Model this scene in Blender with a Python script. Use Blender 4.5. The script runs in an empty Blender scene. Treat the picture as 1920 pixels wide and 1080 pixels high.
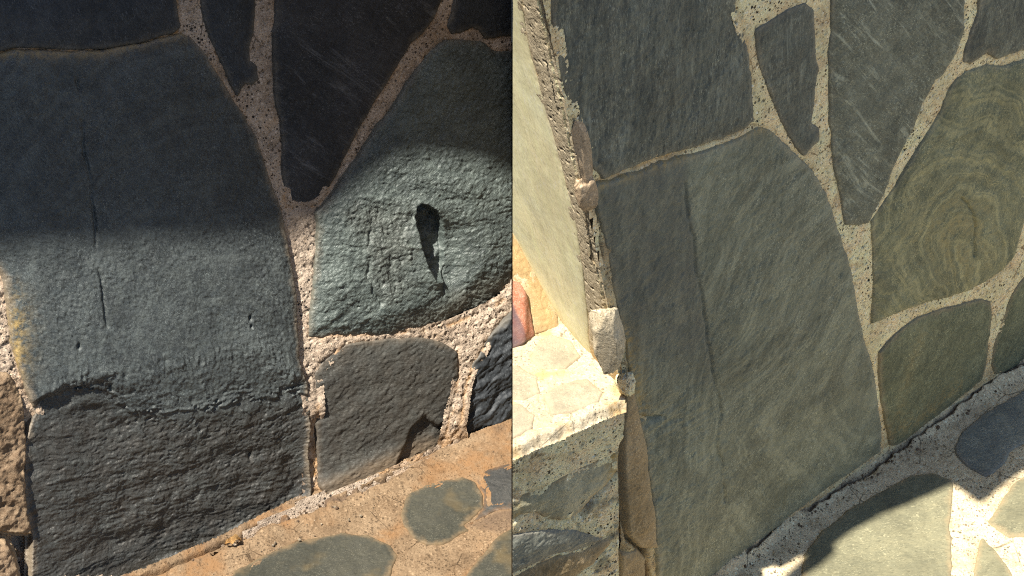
import bpy, math
import numpy as np
from mathutils import Matrix, Vector

R = math.radians
scene = bpy.context.scene

# ------------------------------------------------------------------ camera
PITCH, FPX, DIST = R(40.0), 4330.0, 3.10          # focal length in pixels of a 1920 px wide frame
AIM = np.array([0.0, 0.0, 0.35])
FWD = np.array([0.0, math.cos(PITCH), -math.sin(PITCH)])
UPV = np.array([0.0, math.sin(PITCH), math.cos(PITCH)])
RGT = np.array([1.0, 0.0, 0.0])
CAM = AIM - FWD * DIST
cam_data = bpy.data.cameras.new('camera')
cam = bpy.data.objects.new('camera', cam_data)
scene.collection.objects.link(cam)
cam.location = CAM
cam.rotation_euler = (math.pi / 2 - PITCH, 0, 0)
cam_data.sensor_width = 36.0
cam_data.lens = 36.0 * FPX / 1920.0
cam_data.clip_start = 0.05
cam_data.clip_end = 3000
scene.camera = cam

# ------------------------------------------------------------------ light
SUN_EL, SUN_AZ = R(66.0), R(34.0)                 # azimuth: from the left, turned towards the viewer
S = np.array([-math.cos(SUN_EL) * math.cos(SUN_AZ), -math.cos(SUN_EL) * math.sin(SUN_AZ), math.sin(SUN_EL)])
world = bpy.data.worlds.new('World')
scene.world = world
world.use_nodes = True
wn = world.node_tree
bg = wn.nodes['Background']
sky = wn.nodes.new('ShaderNodeTexSky')
sky.sky_type = 'NISHITA'
sky.sun_disc = False
sky.sun_elevation = SUN_EL
sky.sun_rotation = math.atan2(S[0], S[1])
wn.links.new(sky.outputs[0], bg.inputs[0])
bg.inputs[1].default_value = 0.075
sun_data = bpy.data.lights.new('sun', 'SUN')
sun_data.energy = 5.0
sun_data.angle = R(0.65)
sun_data.color = (1.0, 0.93, 0.82)
sun = bpy.data.objects.new('sun', sun_data)
scene.collection.objects.link(sun)
sun.rotation_euler = Vector((-S[0], -S[1], -S[2])).to_track_quat('-Z', 'Y').to_euler()
vs = scene.view_settings
vs.view_transform = 'Standard'
vs.look = 'None'
vs.gamma = 1.0
vs.exposure = 1.2
vs.use_curve_mapping = False
scene.cycles.use_denoising = False                # keep the mineral grain crisp
scene.cycles.filter_width = 1.1
scene.cycles.max_bounces = 5
scene.cycles.diffuse_bounces = 3

# ------------------------------------------------------------------ numeric helpers
def nrm(v):
    v = np.asarray(v, float)
    return v / np.linalg.norm(v)

def ray(p):
    return nrm(FWD + RGT * (p[0] - 960) / FPX - UPV * (p[1] - 540) / FPX)

def hit(p, O, N):
    d = ray(p)
    return CAM + d * (np.dot(O - CAM, N) / np.dot(d, N))

class Plane:
    """O origin, U right, V up in the plane, N towards the open side."""
    def __init__(s, O, U, V):
        s.O = np.asarray(O, float)
        s.U = nrm(U)
        V = np.asarray(V, float)
        s.V = nrm(V - s.U * np.dot(V, s.U))
        s.N = np.cross(s.U, s.V)
    def uv(s, p):
        w = hit(p, s.O, s.N) - s.O
        return (np.dot(w, s.U), np.dot(w, s.V))
    def uvs(s, pts):
        return np.array([s.uv(p) for p in pts])
    def world(s, u, v, h=0.0):
        u, v = np.asarray(u, float)[..., None], np.asarray(v, float)[..., None]
        h = np.asarray(h, float)[..., None]
        return s.O + u * s.U + v * s.V + h * s.N
    def pix(s, u, v):
        w = s.world(u, v) - CAM
        z = w @ FWD
        return 960 + FPX * (w @ RGT) / z, 540 - FPX * (w @ UPV) / z
    def matrix(s):
        m = Matrix.Identity(4)
        for i in range(3):
            m[i][0], m[i][1], m[i][2], m[i][3] = s.U[i], s.V[i], s.N[i], s.O[i]
        return m

_rng = np.random.RandomState(7)
_perm = _rng.permutation(512)
_ang = _rng.rand(512) * 2 * np.pi
_gx, _gy = np.cos(_ang), np.sin(_ang)
def perlin(x, y, seed=0):
    x = np.asarray(x, float) + seed * 17.13
    y = np.asarray(y, float) - seed * 9.71
    xi, yi = np.floor(x).astype(int), np.floor(y).astype(int)
    fx, fy = x - xi, y - yi
    def g(ix, iy, dx, dy):
        k = _perm[(_perm[ix & 511] + iy) & 511]
        return _gx[k] * dx + _gy[k] * dy
    a, b = g(xi, yi, fx, fy), g(xi + 1, yi, fx - 1, fy)
    c, d = g(xi, yi + 1, fx, fy - 1), g(xi + 1, yi + 1, fx - 1, fy - 1)
    sx, sy = fx * fx * fx * (fx * (fx * 6 - 15) + 10), fy * fy * fy * (fy * (fy * 6 - 15) + 10)
    return ((a + (b - a) * sx) * (1 - sy) + (c + (d - c) * sx) * sy) * 1.5

def fbm(x, y, f, o=4, seed=0, gain=0.5, ax=1.0, ay=1.0):
    r, a, t = 0.0, 1.0, 0.0
    for i in range(o):
        r = r + a * perlin(x * f * ax, y * f * ay, seed + i * 3.7)
        t += a
        a *= gain
        f *= 2.03
    return r / t

def ridged(x, y, f, o=4, seed=0, ax=1.0, ay=1.0):
    r, a, t = 0.0, 1.0, 0.0
    for i in range(o):
        r = r + a * (1 - 2 * np.abs(perlin(x * f * ax, y * f * ay, seed + i * 5.1)))
        t += a
        a *= 0.5
        f *= 2.1
    return r / t

def flakes(x, y, f, levels, seed=0, ax=1.0, ay=1.0, sharp=0.86):
    """cleavage terraces: a noise cut into thin layers with crisp edges"""
    n = fbm(x, y, f, 5, seed, 0.55, ax, ay) * levels
    k = np.floor(n)
    return k + sst(n - k, sharp, 1.0)

def sst(x, a, b):
    t = np.clip((x - a) / (b - a), 0, 1)
    return t * t * (3 - 2 * t)

def polysd(P, x, y):
    """signed distance to a polygon, negative inside"""
    d = np.full(x.shape, 1e9)
    ins = np.zeros(x.shape, bool)
    n = len(P)
    for i in range(n):
        (ax, ay), (bx, by) = P[i], P[(i + 1) % n]
        ex, ey = bx - ax, by - ay
        l2 = ex * ex + ey * ey + 1e-18
        t = np.clip(((x - ax) * ex + (y - ay) * ey) / l2, 0, 1)
        d = np.minimum(d, (x - ax - t * ex) ** 2 + (y - ay - t * ey) ** 2)
        c = (ay > y) != (by > y)
        if by != ay:
            ins ^= c & (x < (bx - ax) * (y - ay) / (by - ay) + ax)
    d = np.sqrt(d)
    return np.where(ins, -d, d)

def linedist(P, x, y):
    d = np.full(x.shape, 1e9)
    for (ax, ay), (bx, by) in zip(P[:-1], P[1:]):
        ex, ey = bx - ax, by - ay
        t = np.clip(((x - ax) * ex + (y - ay) * ey) / (ex * ex + ey * ey), 0, 1)
        d = np.minimum(d, (x - ax - t * ex) ** 2 + (y - ay - t * ey) ** 2)
    return np.sqrt(d)

def yline(P, x):
    P = sorted(P)
    return np.interp(x, [p[0] for p in P], [p[1] for p in P])

# ------------------------------------------------------------------ scene helpers
def empty(name, loc, label=None, cat=None, kind=None, group=None):
    o = bpy.data.objects.new(name, None)
    scene.collection.objects.link(o)
    o.location = loc
    o.empty_display_size = 0.05
    tag(o, label, cat, kind, group)
    return o

def tag(o, label=None, cat=None, kind=None, group=None):
    if label: o['label'] = label
    if cat: o['category'] = cat
    if kind: o['kind'] = kind
    if group: o['group'] = group
    return o

def link(name, me, mat, parent=None, matrix=None):
    o = bpy.data.objects.new(name, me)
    scene.collection.objects.link(o)
    if mat: me.materials.append(mat)
    m = matrix or Matrix.Identity(4)
    if parent is not None:
        o.parent = parent
        o.matrix_parent_inverse = parent_matrix(parent).inverted()
    o.matrix_basis = m
    return o

def parent_matrix(p):
    m = p.matrix_basis.copy()
    if p.parent is not None:
        m = parent_matrix(p.parent) @ p.matrix_parent_inverse @ m
    return m

def mesh_np(name, co, quads, smooth=True):
    me = bpy.data.meshes.new(name)
    nq = len(quads)
    me.vertices.add(len(co))
    me.vertices.foreach_set('co', np.ascontiguousarray(co, np.float32).ravel())
    me.loops.add(nq * 4)
    me.loops.foreach_set('vertex_index', np.ascontiguousarray(quads, np.int32).ravel())
    me.polygons.add(nq)
    me.polygons.foreach_set('loop_start', np.arange(0, nq * 4, 4, dtype=np.int32))
    me.polygons.foreach_set('loop_total', np.full(nq, 4, np.int32))
    me.polygons.foreach_set('use_smooth', np.full(nq, smooth, bool))
    me.update(calc_edges=True)
    return me

def poly_mesh(name, verts, faces):
    me = bpy.data.meshes.new(name)
    me.from_pydata([tuple(map(float, v)) for v in verts], [], faces)
    me.update()
    return me

def prism(name, poly, z0, z1, mat, parent=None):
    n = len(poly)
    vs_ = [(p[0], p[1], z0) for p in poly] + [(p[0], p[1], z1) for p in poly]
    a = sum(poly[i][0] * poly[(i + 1) % n][1] - poly[(i + 1) % n][0] * poly[i][1] for i in range(n))
    idx = list(range(n)) if a > 0 else list(range(n))[::-1]
    fs = [tuple(reversed(idx)), tuple(i + n for i in idx)]
    for k in range(n):
        i, j = idx[k], idx[(k + 1) % n]
        fs.append((i, j, j + n, i + n))
    return link(name, poly_mesh(name, vs_, fs), mat, parent)

SEAM = 0.0008                                      # the two pieces of masonry end on either side of x = 0

def sheet(name, pl, poly, hfun, mat, parent, step=0.0016, margin=0.004, side=0, drop=None, offset=0.0):
    """One piece of relief: a fine grid over a polygon in the plane, raised by hfun(C) where C holds
    u, v, sd (distance to the outline), PX, PY.  hfun returns height and a dict of point attributes."""
    poly = np.asarray(poly, float)
    u0, v0 = poly.min(0) - margin - step
    u1, v1 = poly.max(0) + margin + step
    nu, nv = int((u1 - u0) / step) + 2, int((v1 - v0) / step) + 2
    u, v = np.meshgrid(u0 + np.arange(nu) * step, v0 + np.arange(nv) * step)
    class C: pass
    C.u, C.v = u, v
    C.sd = polysd(poly, u, v)
    keep = C.sd < margin
    if drop is not None:
        keep &= ~drop(u, v)
    C.PX, C.PY = pl.pix(u, v)
    h, at = hfun(C)
    if side:
        x = pl.world(u, v, h + offset)[..., 0]
        over = (x - side * SEAM) * side < 0
        u = np.where(over, u - (x - side * SEAM) / pl.U[0], u)
    q = keep[:-1, :-1] & keep[1:, :-1] & keep[:-1, 1:] & keep[1:, 1:]
    if side:
        q &= ~(over[:-1, :-1] & over[1:, :-1] & over[:-1, 1:] & over[1:, 1:])
    ids = np.arange(nu * nv).reshape(nv, nu)
    a, b, c, d = ids[:-1, :-1][q], ids[:-1, 1:][q], ids[1:, 1:][q], ids[1:, :-1][q]
    quads = np.stack([a, b, c, d], 1)
    used = np.zeros(nu * nv, bool)
    used[quads.ravel()] = True
    remap = np.cumsum(used) - 1
    co = np.stack([u.ravel(), v.ravel(), (h + offset).ravel()], 1)[used]
    me = mesh_np(name, co, remap[quads])
    for k, val in at.items():
        A = me.attributes.new(k, 'FLOAT', 'POINT')
        A.data.foreach_set('value', np.ascontiguousarray(np.broadcast_to(val, u.shape).ravel()[used], np.float32))
    return link(name, me, mat, parent, pl.matrix())

# ------------------------------------------------------------------ materials
class NT:
    def __init__(s, name):
        s.m = bpy.data.materials.new(name)
        s.m.use_nodes = True
        s.t = s.m.node_tree
        s.b = s.t.nodes['Principled BSDF']
    def n(s, typ, **kw):
        nd = s.t.nodes.new(typ)
        for k, v in kw.items(): setattr(nd, k, v)
        return nd
    def put(s, sock, val):
        if isinstance(val, bpy.types.NodeSocket): s.t.links.new(val, sock)
        else: sock.default_value = val
    def coord(s, scale=(1, 1, 1), rot=(0, 0, 0), loc=(0, 0, 0)):
        tc = s.n('ShaderNodeTexCoord')
        mp = s.n('ShaderNodeMapping', vector_type='TEXTURE')     # turn first, then stretch
        s.put(mp.inputs['Vector'], tc.outputs['Object'])
        mp.inputs['Scale'].default_value = tuple(1.0 / x for x in scale)
        mp.inputs['Rotation'].default_value = rot
        mp.inputs['Location'].default_value = loc
        return mp.outputs[0]
    def noise(s, vec, scale, detail=3, rough=0.55, dist=0.0):
        nd = s.n('ShaderNodeTexNoise')
        s.put(nd.inputs['Vector'], vec)
        s.put(nd.inputs['Scale'], scale)
        nd.inputs['Detail'].default_value = detail
        nd.inputs['Roughness'].default_value = rough
        nd.inputs['Distortion'].default_value = dist
        return nd.outputs[0]
    def voro(s, vec, scale, feature='F1', out='Distance', rnd=1.0):
        nd = s.n('ShaderNodeTexVoronoi', feature=feature)
        s.put(nd.inputs['Vector'], vec)
        nd.inputs['Scale'].default_value = scale
        nd.inputs['Randomness'].default_value = rnd
        return nd.outputs[out]
    def ramp(s, x, a, b, lo=0.0, hi=1.0):
        nd = s.n('ShaderNodeMapRange', interpolation_type='SMOOTHSTEP')
        s.put(nd.inputs[0], x)
        for i, v in enumerate((a, b, lo, hi)): s.put(nd.inputs[i + 1], v)
        return nd.outputs[0]
    def math(s, op, a, b=0.0, clamp=False):
        nd = s.n('ShaderNodeMath', operation=op, use_clamp=clamp)
        s.put(nd.inputs[0], a); s.put(nd.inputs[1], b)
        return nd.outputs[0]
    def mix(s, f, a, b, blend='MIX'):
        nd = s.n('ShaderNodeMix', data_type='RGBA', blend_type=blend)
        s.put(nd.inputs['Factor'], f)
        for i, v in (('A', a), ('B', b)):
            sk = [k for k in nd.inputs if k.name == i and k.type == 'RGBA'][0]
            s.put(sk, v if isinstance(v, bpy.types.NodeSocket) else tuple(v) + (1.0,) if len(v) == 3 else v)
        return [k for k in nd.outputs if k.type == 'RGBA'][0]
    def attr(s, name):
        return s.n('ShaderNodeAttribute', attribute_name=name).outputs['Fac']
    def bump(s, h, strength, dist, prev=None):
        nd = s.n('ShaderNodeBump')
        nd.inputs['Strength'].default_value = strength
        nd.inputs['Distance'].default_value = dist
        s.put(nd.inputs['Height'], h)
        if prev is not None: s.put(nd.inputs['Normal'], prev)
        return nd.outputs[0]
    def done(s, col, rough, normal=None, spec=0.35):
        s.put(s.b.inputs['Base Color'], col)
        s.put(s.b.inputs['Roughness'], rough)
        s.b.inputs['Specular IOR Level'].default_value = spec
        if normal is not None: s.put(s.b.inputs['Normal'], normal)
        return s.m

def slate(name, dark, light, accent, grain=(1, 1, 1), rot=0.0, band=0.0, streak=0.0, rough=0.6, grain_amt=0.6,
          bump=0.5, dust=(0.30, 0.26, 0.19), dust_amt=0.5, spec=0.35, seed=0.0, earth_shade=(0.16, 0.12, 0.08), stain_col=(0.34, 0.24, 0.09), warp=1.6, gate=0.15):
    """Slate: mottled ground tone, mineral grain stretched along 'grain', folded bands from the 'band' attribute,
    mortar dust along the margins ('edge'), earthy layers and some painted dimness from 'earth' and rust or lichen from 'stain'."""
    t = NT(name)
    loc = (seed, seed * 1.7, 0)
    c0 = t.coord(loc=loc)
    cg = t.coord(scale=grain, rot=(0, 0, rot), loc=loc)
    big = t.ramp(t.noise(c0, 7, 5, 0.6), 0.32, 0.68)
    col = t.mix(big, dark, light)
    fine = t.noise(cg, 330, 3, 0.65)
    med = t.noise(cg, 90, 4, 0.6)
    g = t.ramp(t.math('ADD', t.math('MULTIPLY', fine, 0.6), t.math('MULTIPLY', med, 0.4)), 0.43, 0.60)
    col = t.mix(t.math('MULTIPLY', g, grain_amt), col, accent)
    salt = t.ramp(t.noise(cg, 780, 1, 0.5), 0.60, 0.68)
    salt = t.math('MULTIPLY', salt, t.ramp(t.noise(c0, 26, 3, 0.6), 0.38, 0.62, 0.15, 1.0))
    col = t.mix(t.math('MULTIPLY', salt, 0.8), col, tuple(min(0.8, x * 1.5 + 0.02) for x in accent))
    pep = t.ramp(t.noise(cg, 600, 2, 0.6), 0.42, 0.34)
    col = t.mix(t.math('MULTIPLY', pep, 0.5), col, tuple(x * 0.45 for x in dark))
    b = t.attr('band')
    wob = t.math('ADD', b, t.math('MULTIPLY', t.noise(c0, 22, 4), warp))
    bn = t.noise(t_combine(t, wob), 1.0, 3, 0.7)
    bfac = t.math('MULTIPLY', t.ramp(bn, 0.47, 0.58), t.ramp(t.noise(cg, 140, 2), 0.3, 0.6, 0.35, 1.0))
    bgate = t.ramp(t.noise(c0, 9, 2), 0.36, 0.62, gate, 1.0)
    bfac = t.math('MULTIPLY', bfac, bgate)
    if band > 0:
        col = t.mix(t.math('MULTIPLY', bfac, band), col, accent)
        col = t.mix(t.math('MULTIPLY', t.math('MULTIPLY', t.ramp(bn, 0.46, 0.36), bgate), band * 0.45), col, tuple(x * 0.55 for x in dark))
    if streak > 0:
        cs = t.coord(scale=(1, 0.12, 1), rot=(0, 0, rot), loc=loc)
        sk = t.ramp(t.noise(cs, 75, 6, 0.7, 0.9), 0.54, 0.68)
        col = t.mix(t.math('MULTIPLY', sk, streak), col, tuple(min(1, x * 1.5 + 0.03) for x in accent))
    pat = t.ramp(t.noise(t.coord(scale=(1, 0.6, 1), rot=(0, 0, rot * 0.5), loc=(seed + 4, 0, 0)), 16, 5, 0.7, 0.8), 0.38, 0.66)
    col = t.mix(t.math('MULTIPLY', pat, 0.42), col, tuple(x * 0.55 for x in dark))
    lf = t.ramp(t.noise(t.coord(scale=(1, 0.35, 1), rot=(0, 0, rot), loc=(seed + 9, 2, 0)), 34, 8, 0.8), 0.55, 0.66)
    col = t.mix(t.math('MULTIPLY', lf, 0.4), col, accent)
    e = t.attr('earth')
    col = t.mix(t.math('MULTIPLY', e, t.ramp(t.noise(c0, 40, 5, 0.6), 0.3, 0.7, 0.6, 1.0)), col, earth_shade)
    # mortar dust and grime along the margin of the stone
    ed = t.attr('edge')
    dn = t.noise(c0, 55, 5, 0.7)
    df = t.math('MULTIPLY', t.ramp(t.math('ADD', t.math('MULTIPLY', ed, 45.0), t.math('MULTIPLY', dn, 1.1)), 1.15, 0.45), dust_amt)
    col = t.mix(df, col, dust)
    st = t.attr('stain')
    sf = t.math('MULTIPLY', st, t.ramp(t.noise(c0, 120, 4, 0.7), 0.35, 0.62))
    col = t.mix(sf, col, stain_col)
    # pale chips and scratches
    chip = t.ramp(t.voro(t.coord(scale=(1, 0.55, 1), rot=(0, 0, 0.5), loc=loc), 75), 0.035, 0.0)
    gate = t.ramp(t.noise(c0, 22, 2), 0.58, 0.66)
    col = t.mix(t.math('MULTIPLY', chip, gate), col, (0.42, 0.42, 0.40))
    h1 = t.noise(cg, 420, 3, 0.7)
    h2 = t.noise(cg, 140, 4, 0.6)
    nor = t.bump(t.math('ADD', t.math('MULTIPLY', h1, 0.45), h2), bump, 0.0022)
    rg = t.ramp(t.noise(c0, 60, 3), 0.3, 0.7, rough - 0.1, rough + 0.12)
    return t.done(col, rg, nor, spec)

def t_combine(t, x):
    nd = t.n('ShaderNodeCombineXYZ')
    t.put(nd.inputs[0], x)
    return nd.outputs[0]

def mortar_mat(name, a, b, speck=(0.03, 0.027, 0.025), amount=1.0, rust=(0.42, 0.24, 0.10), rust_amt=0.5, seed=0.0, bump=0.8):
    t = NT(name)
    c0 = t.coord(loc=(seed, seed * 0.6, 0))
    n1 = t.ramp(t.noise(c0, 26, 5, 0.65), 0.3, 0.7)
    col = t.mix(n1, a, b)
    col = t.mix(t.ramp(t.noise(c0, 420, 2, 0.6), 0.35, 0.7, 0.0, 0.55), col, tuple(min(0.9, x * 1.5) for x in b))
    rf = t.math('MULTIPLY', t.ramp(t.noise(c0, 13, 5, 0.7), 0.5, 0.72), rust_amt)
    col = t.mix(rf, col, rust)
    vd = t.voro(t.coord(loc=(seed, 0, 0)), 210)
    vc = t.n('ShaderNodeTexVoronoi')
    t.put(vc.inputs['Vector'], t.coord(loc=(seed, 0, 0)))
    vc.inputs['Scale'].default_value = 210
    rnd = t.n('ShaderNodeSeparateColor')
    t.put(rnd.inputs[0], vc.outputs['Color'])
    big = t.math('MULTIPLY', t.ramp(vd, 0.46, 0.30), t.ramp(rnd.outputs[0], 0.80, 0.84))
    v2 = t.n('ShaderNodeTexVoronoi')
    t.put(v2.inputs['Vector'], c0)
    v2.inputs['Scale'].default_value = 430
    r2 = t.n('ShaderNodeSeparateColor')
    t.put(r2.inputs[0], v2.outputs['Color'])
    small = t.math('MULTIPLY', t.ramp(v2.outputs['Distance'], 0.5, 0.3), t.ramp(r2.outputs[0], 0.80, 0.84))
    sp = t.math('MULTIPLY', t.math('MAXIMUM', big, small), amount)
    sp = t.math('MULTIPLY', sp, t.ramp(t.noise(c0, 21, 3), 0.34, 0.60, 0.38, 1.0))
    col = t.mix(sp, col, speck)
    sm = t.ramp(t.noise(t.coord(scale=(1, 0.5, 1), rot=(0, 0, 0.4), loc=(seed, 1, 0)), 38, 4, 0.6, 0.7), 0.5, 0.68)
    col = t.mix(t.math('MULTIPLY', sm, 0.45), col, tuple(x * 0.62 for x in a))
    pale = t.math('MULTIPLY', t.ramp(vd, 0.45, 0.3), t.ramp(rnd.outputs[1], 0.82, 0.86))
    col = t.mix(t.math('MULTIPLY', pale, 0.6), col, tuple(min(0.85, x * 1.7) for x in b))
    dirt = t.ramp(t.noise(t.coord(loc=(seed + 7, 3, 0)), 6.5, 6, 0.7), 0.46, 0.68)
    col = t.mix(t.math('MULTIPLY', dirt, 0.5), col, tuple(x * 0.5 for x in a))
    ce = t.voro(t.coord(loc=(seed, 5, 0)), 17, 'DISTANCE_TO_EDGE')
    cf = t.math('MULTIPLY', t.ramp(t.math('ADD', ce, t.math('MULTIPLY', t.noise(c0, 90, 3), 0.03)), 0.030, 0.017), t.ramp(t.noise(c0, 9, 2), 0.5, 0.58))
    col = t.mix(t.math('MULTIPLY', cf, 0.8), col, tuple(x * 0.25 for x in a))
    st = t.attr('stain')
    col = t.mix(t.math('MULTIPLY', st, t.ramp(t.noise(c0, 60, 4, 0.7), 0.25, 0.6)), col, rust)
    gr = t.attr('grime')
    col = t.mix(t.math('MULTIPLY', gr, t.ramp(t.noise(c0, 45, 4, 0.7), 0.3, 0.6, 0.5, 1.0)), col, (0.10, 0.07, 0.05))
    hh = t.math('ADD', t.math('MULTIPLY', t.noise(c0, 500, 3, 0.7), 0.5), t.noise(c0, 170, 4, 0.65))
    hh = t.math('SUBTRACT', hh, t.math('MULTIPLY', sp, 0.5))
    nor = t.bump(hh, bump, 0.0028)
    return t.done(col, 0.92, nor, 0.15)

def plain(name, col, var=0.3, scale=20, rough=0.85, bump=0.5):
    t = NT(name)
    c0 = t.coord()
    n = t.ramp(t.noise(c0, scale, 6, 0.65), 0.3, 0.7)
    c = t.mix(n, tuple(x * (1 - var) for x in col), tuple(min(0.9, x * (1 + var)) for x in col))
    return t.done(c, rough, t.bump(t.noise(c0, scale * 8, 4, 0.7), bump, 0.004), 0.2)

# ------------------------------------------------------------------ planes of the place
Z = np.array([0.0, 0.0, 1.0])
ORG = np.zeros(3)
gp = lambda p: hit(p, ORG, Z)                      # pixel -> point on the ground

A0, A1 = gp((270, 1085)), gp((962, 808))
dL = nrm(A1 - A0)
BATTER = R(25.0)
nh = np.array([dL[1], -dL[0], 0.0])
PL = Plane(A1, dL, Z * math.cos(BATTER) - nh * math.sin(BATTER))
B0, B1 = gp((1330, 1085)), gp((1922, 680))
dR = nrm(B1 - B0)
PR = Plane(B0, dR, Z)
PG = Plane((0, 0, 0), (1, 0, 0), (0, 1, 0))
# corner of the second wall and its return face
K0, K1 = hit((1168, 730), PR.O, PR.N), hit((1006, -10), PR.O, PR.N)
PRET = Plane(K0, (math.cos(R(60)), -math.sin(R(60)), 0), K1 - K0)
ZL = K0[2]                                         # top of the ledge
PLT = Plane((0, 0, ZL), (1, 0, 0), (0, 1, 0))
E0, E1 = hit((962, 832), PLT.O, Z), hit((1168, 742), PLT.O, Z)
PLF = Plane(E1, E1 - E0, Z)
print('phiL', math.degrees(math.atan2(dL[1], dL[0])), 'phiR', math.degrees(math.atan2(dR[1], dR[0])),
      'incL', S @ PL.N, 'incR', S @ PR.N, 'ret', S @ PRET.N, 'face', S @ PLF.N, 'ZL', ZL)
print('A', A0, A1, 'B', B0, B1, 'E', E0, E1, 'K', K0, K1)


# ------------------------------------------------------------------ material library
M = {}
M['slate_blue'] = slate('slate_blue', (0.032, 0.039, 0.042), (0.052, 0.062, 0.064), (0.104, 0.121, 0.118), rot=0.5,
                        grain=(1, 0.5, 1), grain_amt=0.5, bump=1.0, rough=0.5, spec=0.5, dust=(0.26, 0.21, 0.15), dust_amt=0.75, band=0.5, gate=0.4, warp=0.9, earth_shade=(0.034, 0.030, 0.025))
M['slate_green'] = slate('slate_green', (0.049, 0.063, 0.062), (0.083, 0.105, 0.098), (0.158, 0.190, 0.174), rot=0.4,
                         grain=(0.5, 1, 1), grain_amt=0.5, bump=1.0, rough=0.48, spec=0.5, dust=(0.24, 0.19, 0.13), dust_amt=0.35, band=0.3, seed=3.1)
M['slate_black'] = slate('slate_black', (0.022, 0.027, 0.032), (0.036, 0.042, 0.049), (0.066, 0.075, 0.082), rot=0.1,
                         grain=(1, 0.35, 1), grain_amt=0.4, bump=0.4, rough=0.6, streak=0.0, dust_amt=0.3, seed=5.3)
M['slate_veined'] = slate('slate_veined', (0.020, 0.023, 0.027), (0.039, 0.041, 0.046), (0.071, 0.075, 0.079), rot=0.72,
                          grain=(1, 0.3, 1), grain_amt=0.3, bump=0.35, rough=0.6, streak=0.85, dust_amt=0.3, seed=8.2)
M['slate_rough'] = slate('slate_rough', (0.028, 0.032, 0.033), (0.046, 0.052, 0.051), (0.081, 0.091, 0.087), rot=-0.4,
                         grain=(0.5, 1, 1), grain_amt=0.4, bump=0.6, rough=0.58, dust=(0.20, 0.15, 0.10), dust_amt=0.3, seed=2.2,
                         earth_shade=(0.20, 0.15, 0.10))
M['slate_olive'] = slate('slate_olive', (0.109, 0.120, 0.093), (0.175, 0.190, 0.143), (0.296, 0.306, 0.226), rot=-0.6,
                         grain=(1, 0.4, 1), grain_amt=0.38, bump=0.3, rough=0.7, spec=0.3, gate=0.5, band=0.72, dust=(0.30, 0.27, 0.19), dust_amt=0.6, seed=1.3,
                         earth_shade=(0.094, 0.099, 0.088), warp=0.7)
M['slate_swirl'] = slate('slate_swirl', (0.105, 0.118, 0.080), (0.166, 0.183, 0.123), (0.359, 0.340, 0.192), rot=-0.3,
                         grain=(1, 0.6, 1), grain_amt=0.4, bump=0.25, rough=0.7, spec=0.3, band=0.95, dust_amt=0.35, seed=4.4, warp=0.8, gate=0.5, stain_col=(0.27, 0.235, 0.12))
M['slate_grey'] = slate('slate_grey', (0.060, 0.068, 0.063), (0.096, 0.107, 0.094), (0.179, 0.193, 0.156), rot=0.05,
                        grain=(1, 0.22, 1), grain_amt=0.5, bump=0.25, rough=0.7, spec=0.3, streak=0.5, band=0.35, dust_amt=0.45, seed=6.1)
M['slate_smoky'] = slate('slate_smoky', (0.081, 0.090, 0.074), (0.143, 0.156, 0.125), (0.248, 0.263, 0.202), rot=0.72,
                         grain=(1, 0.3, 1), grain_amt=0.45, bump=0.28, rough=0.7, spec=0.3, streak=0.75, dust_amt=0.3, seed=7.7)
M['slate_brown'] = slate('slate_brown', (0.092, 0.104, 0.069), (0.142, 0.158, 0.103), (0.259, 0.269, 0.164), rot=-0.5,
                         grain=(1, 0.4, 1), grain_amt=0.45, bump=0.28, rough=0.7, spec=0.3, streak=0.12, dust=(0.30, 0.23, 0.15), dust_amt=0.6, seed=9.9)
M['mortar_warm'] = mortar_mat('mortar_warm', (0.321, 0.247, 0.185), (0.470, 0.391, 0.310), rust_amt=0.45)
M['mortar_pale'] = mortar_mat('mortar_pale', (0.40, 0.31, 0.205), (0.52, 0.43, 0.31), rust=(0.50, 0.33, 0.14), rust_amt=0.6, seed=2.0)
M['mortar_sun'] = mortar_mat('mortar_sun', (0.36, 0.30, 0.20), (0.46, 0.40, 0.29), rust=(0.42, 0.28, 0.12), rust_amt=0.45, seed=4.0, amount=0.7, bump=0.4)
M['mortar_brown'] = mortar_mat('mortar_brown', (0.27, 0.20, 0.13), (0.36, 0.28, 0.19), rust_amt=0.4, seed=6.0, amount=0.4, bump=0.4)  # corner mortar browned, its shade put into the colour
M['mortar_grey'] = mortar_mat('mortar_grey', (0.705, 0.511, 0.296), (0.717, 0.704, 0.430), rust=(0.40, 0.27, 0.13), rust_amt=0.4, seed=5.0)  # copy of mortar_sun for shaded faces, colour lifted for the weak sky light
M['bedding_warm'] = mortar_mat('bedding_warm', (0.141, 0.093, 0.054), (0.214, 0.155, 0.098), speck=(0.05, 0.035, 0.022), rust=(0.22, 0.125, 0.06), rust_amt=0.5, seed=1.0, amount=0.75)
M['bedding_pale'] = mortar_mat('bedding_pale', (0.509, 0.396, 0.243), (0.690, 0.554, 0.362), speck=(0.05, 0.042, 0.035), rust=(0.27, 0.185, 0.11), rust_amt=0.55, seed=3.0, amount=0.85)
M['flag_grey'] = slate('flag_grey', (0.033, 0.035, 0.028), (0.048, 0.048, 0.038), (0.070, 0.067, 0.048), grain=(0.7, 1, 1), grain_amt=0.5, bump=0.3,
                       rough=0.75, dust=(0.22, 0.15, 0.08), dust_amt=0.7, spec=0.25, seed=11.0, earth_shade=(0.17, 0.12, 0.05))
M['flag_damp'] = slate('flag_damp', (0.034, 0.036, 0.036), (0.052, 0.054, 0.050), (0.09, 0.085, 0.075), grain_amt=0.4, bump=0.45, rough=0.6,
                       dust=(0.15, 0.085, 0.04), dust_amt=0.9, seed=12.0)
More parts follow.
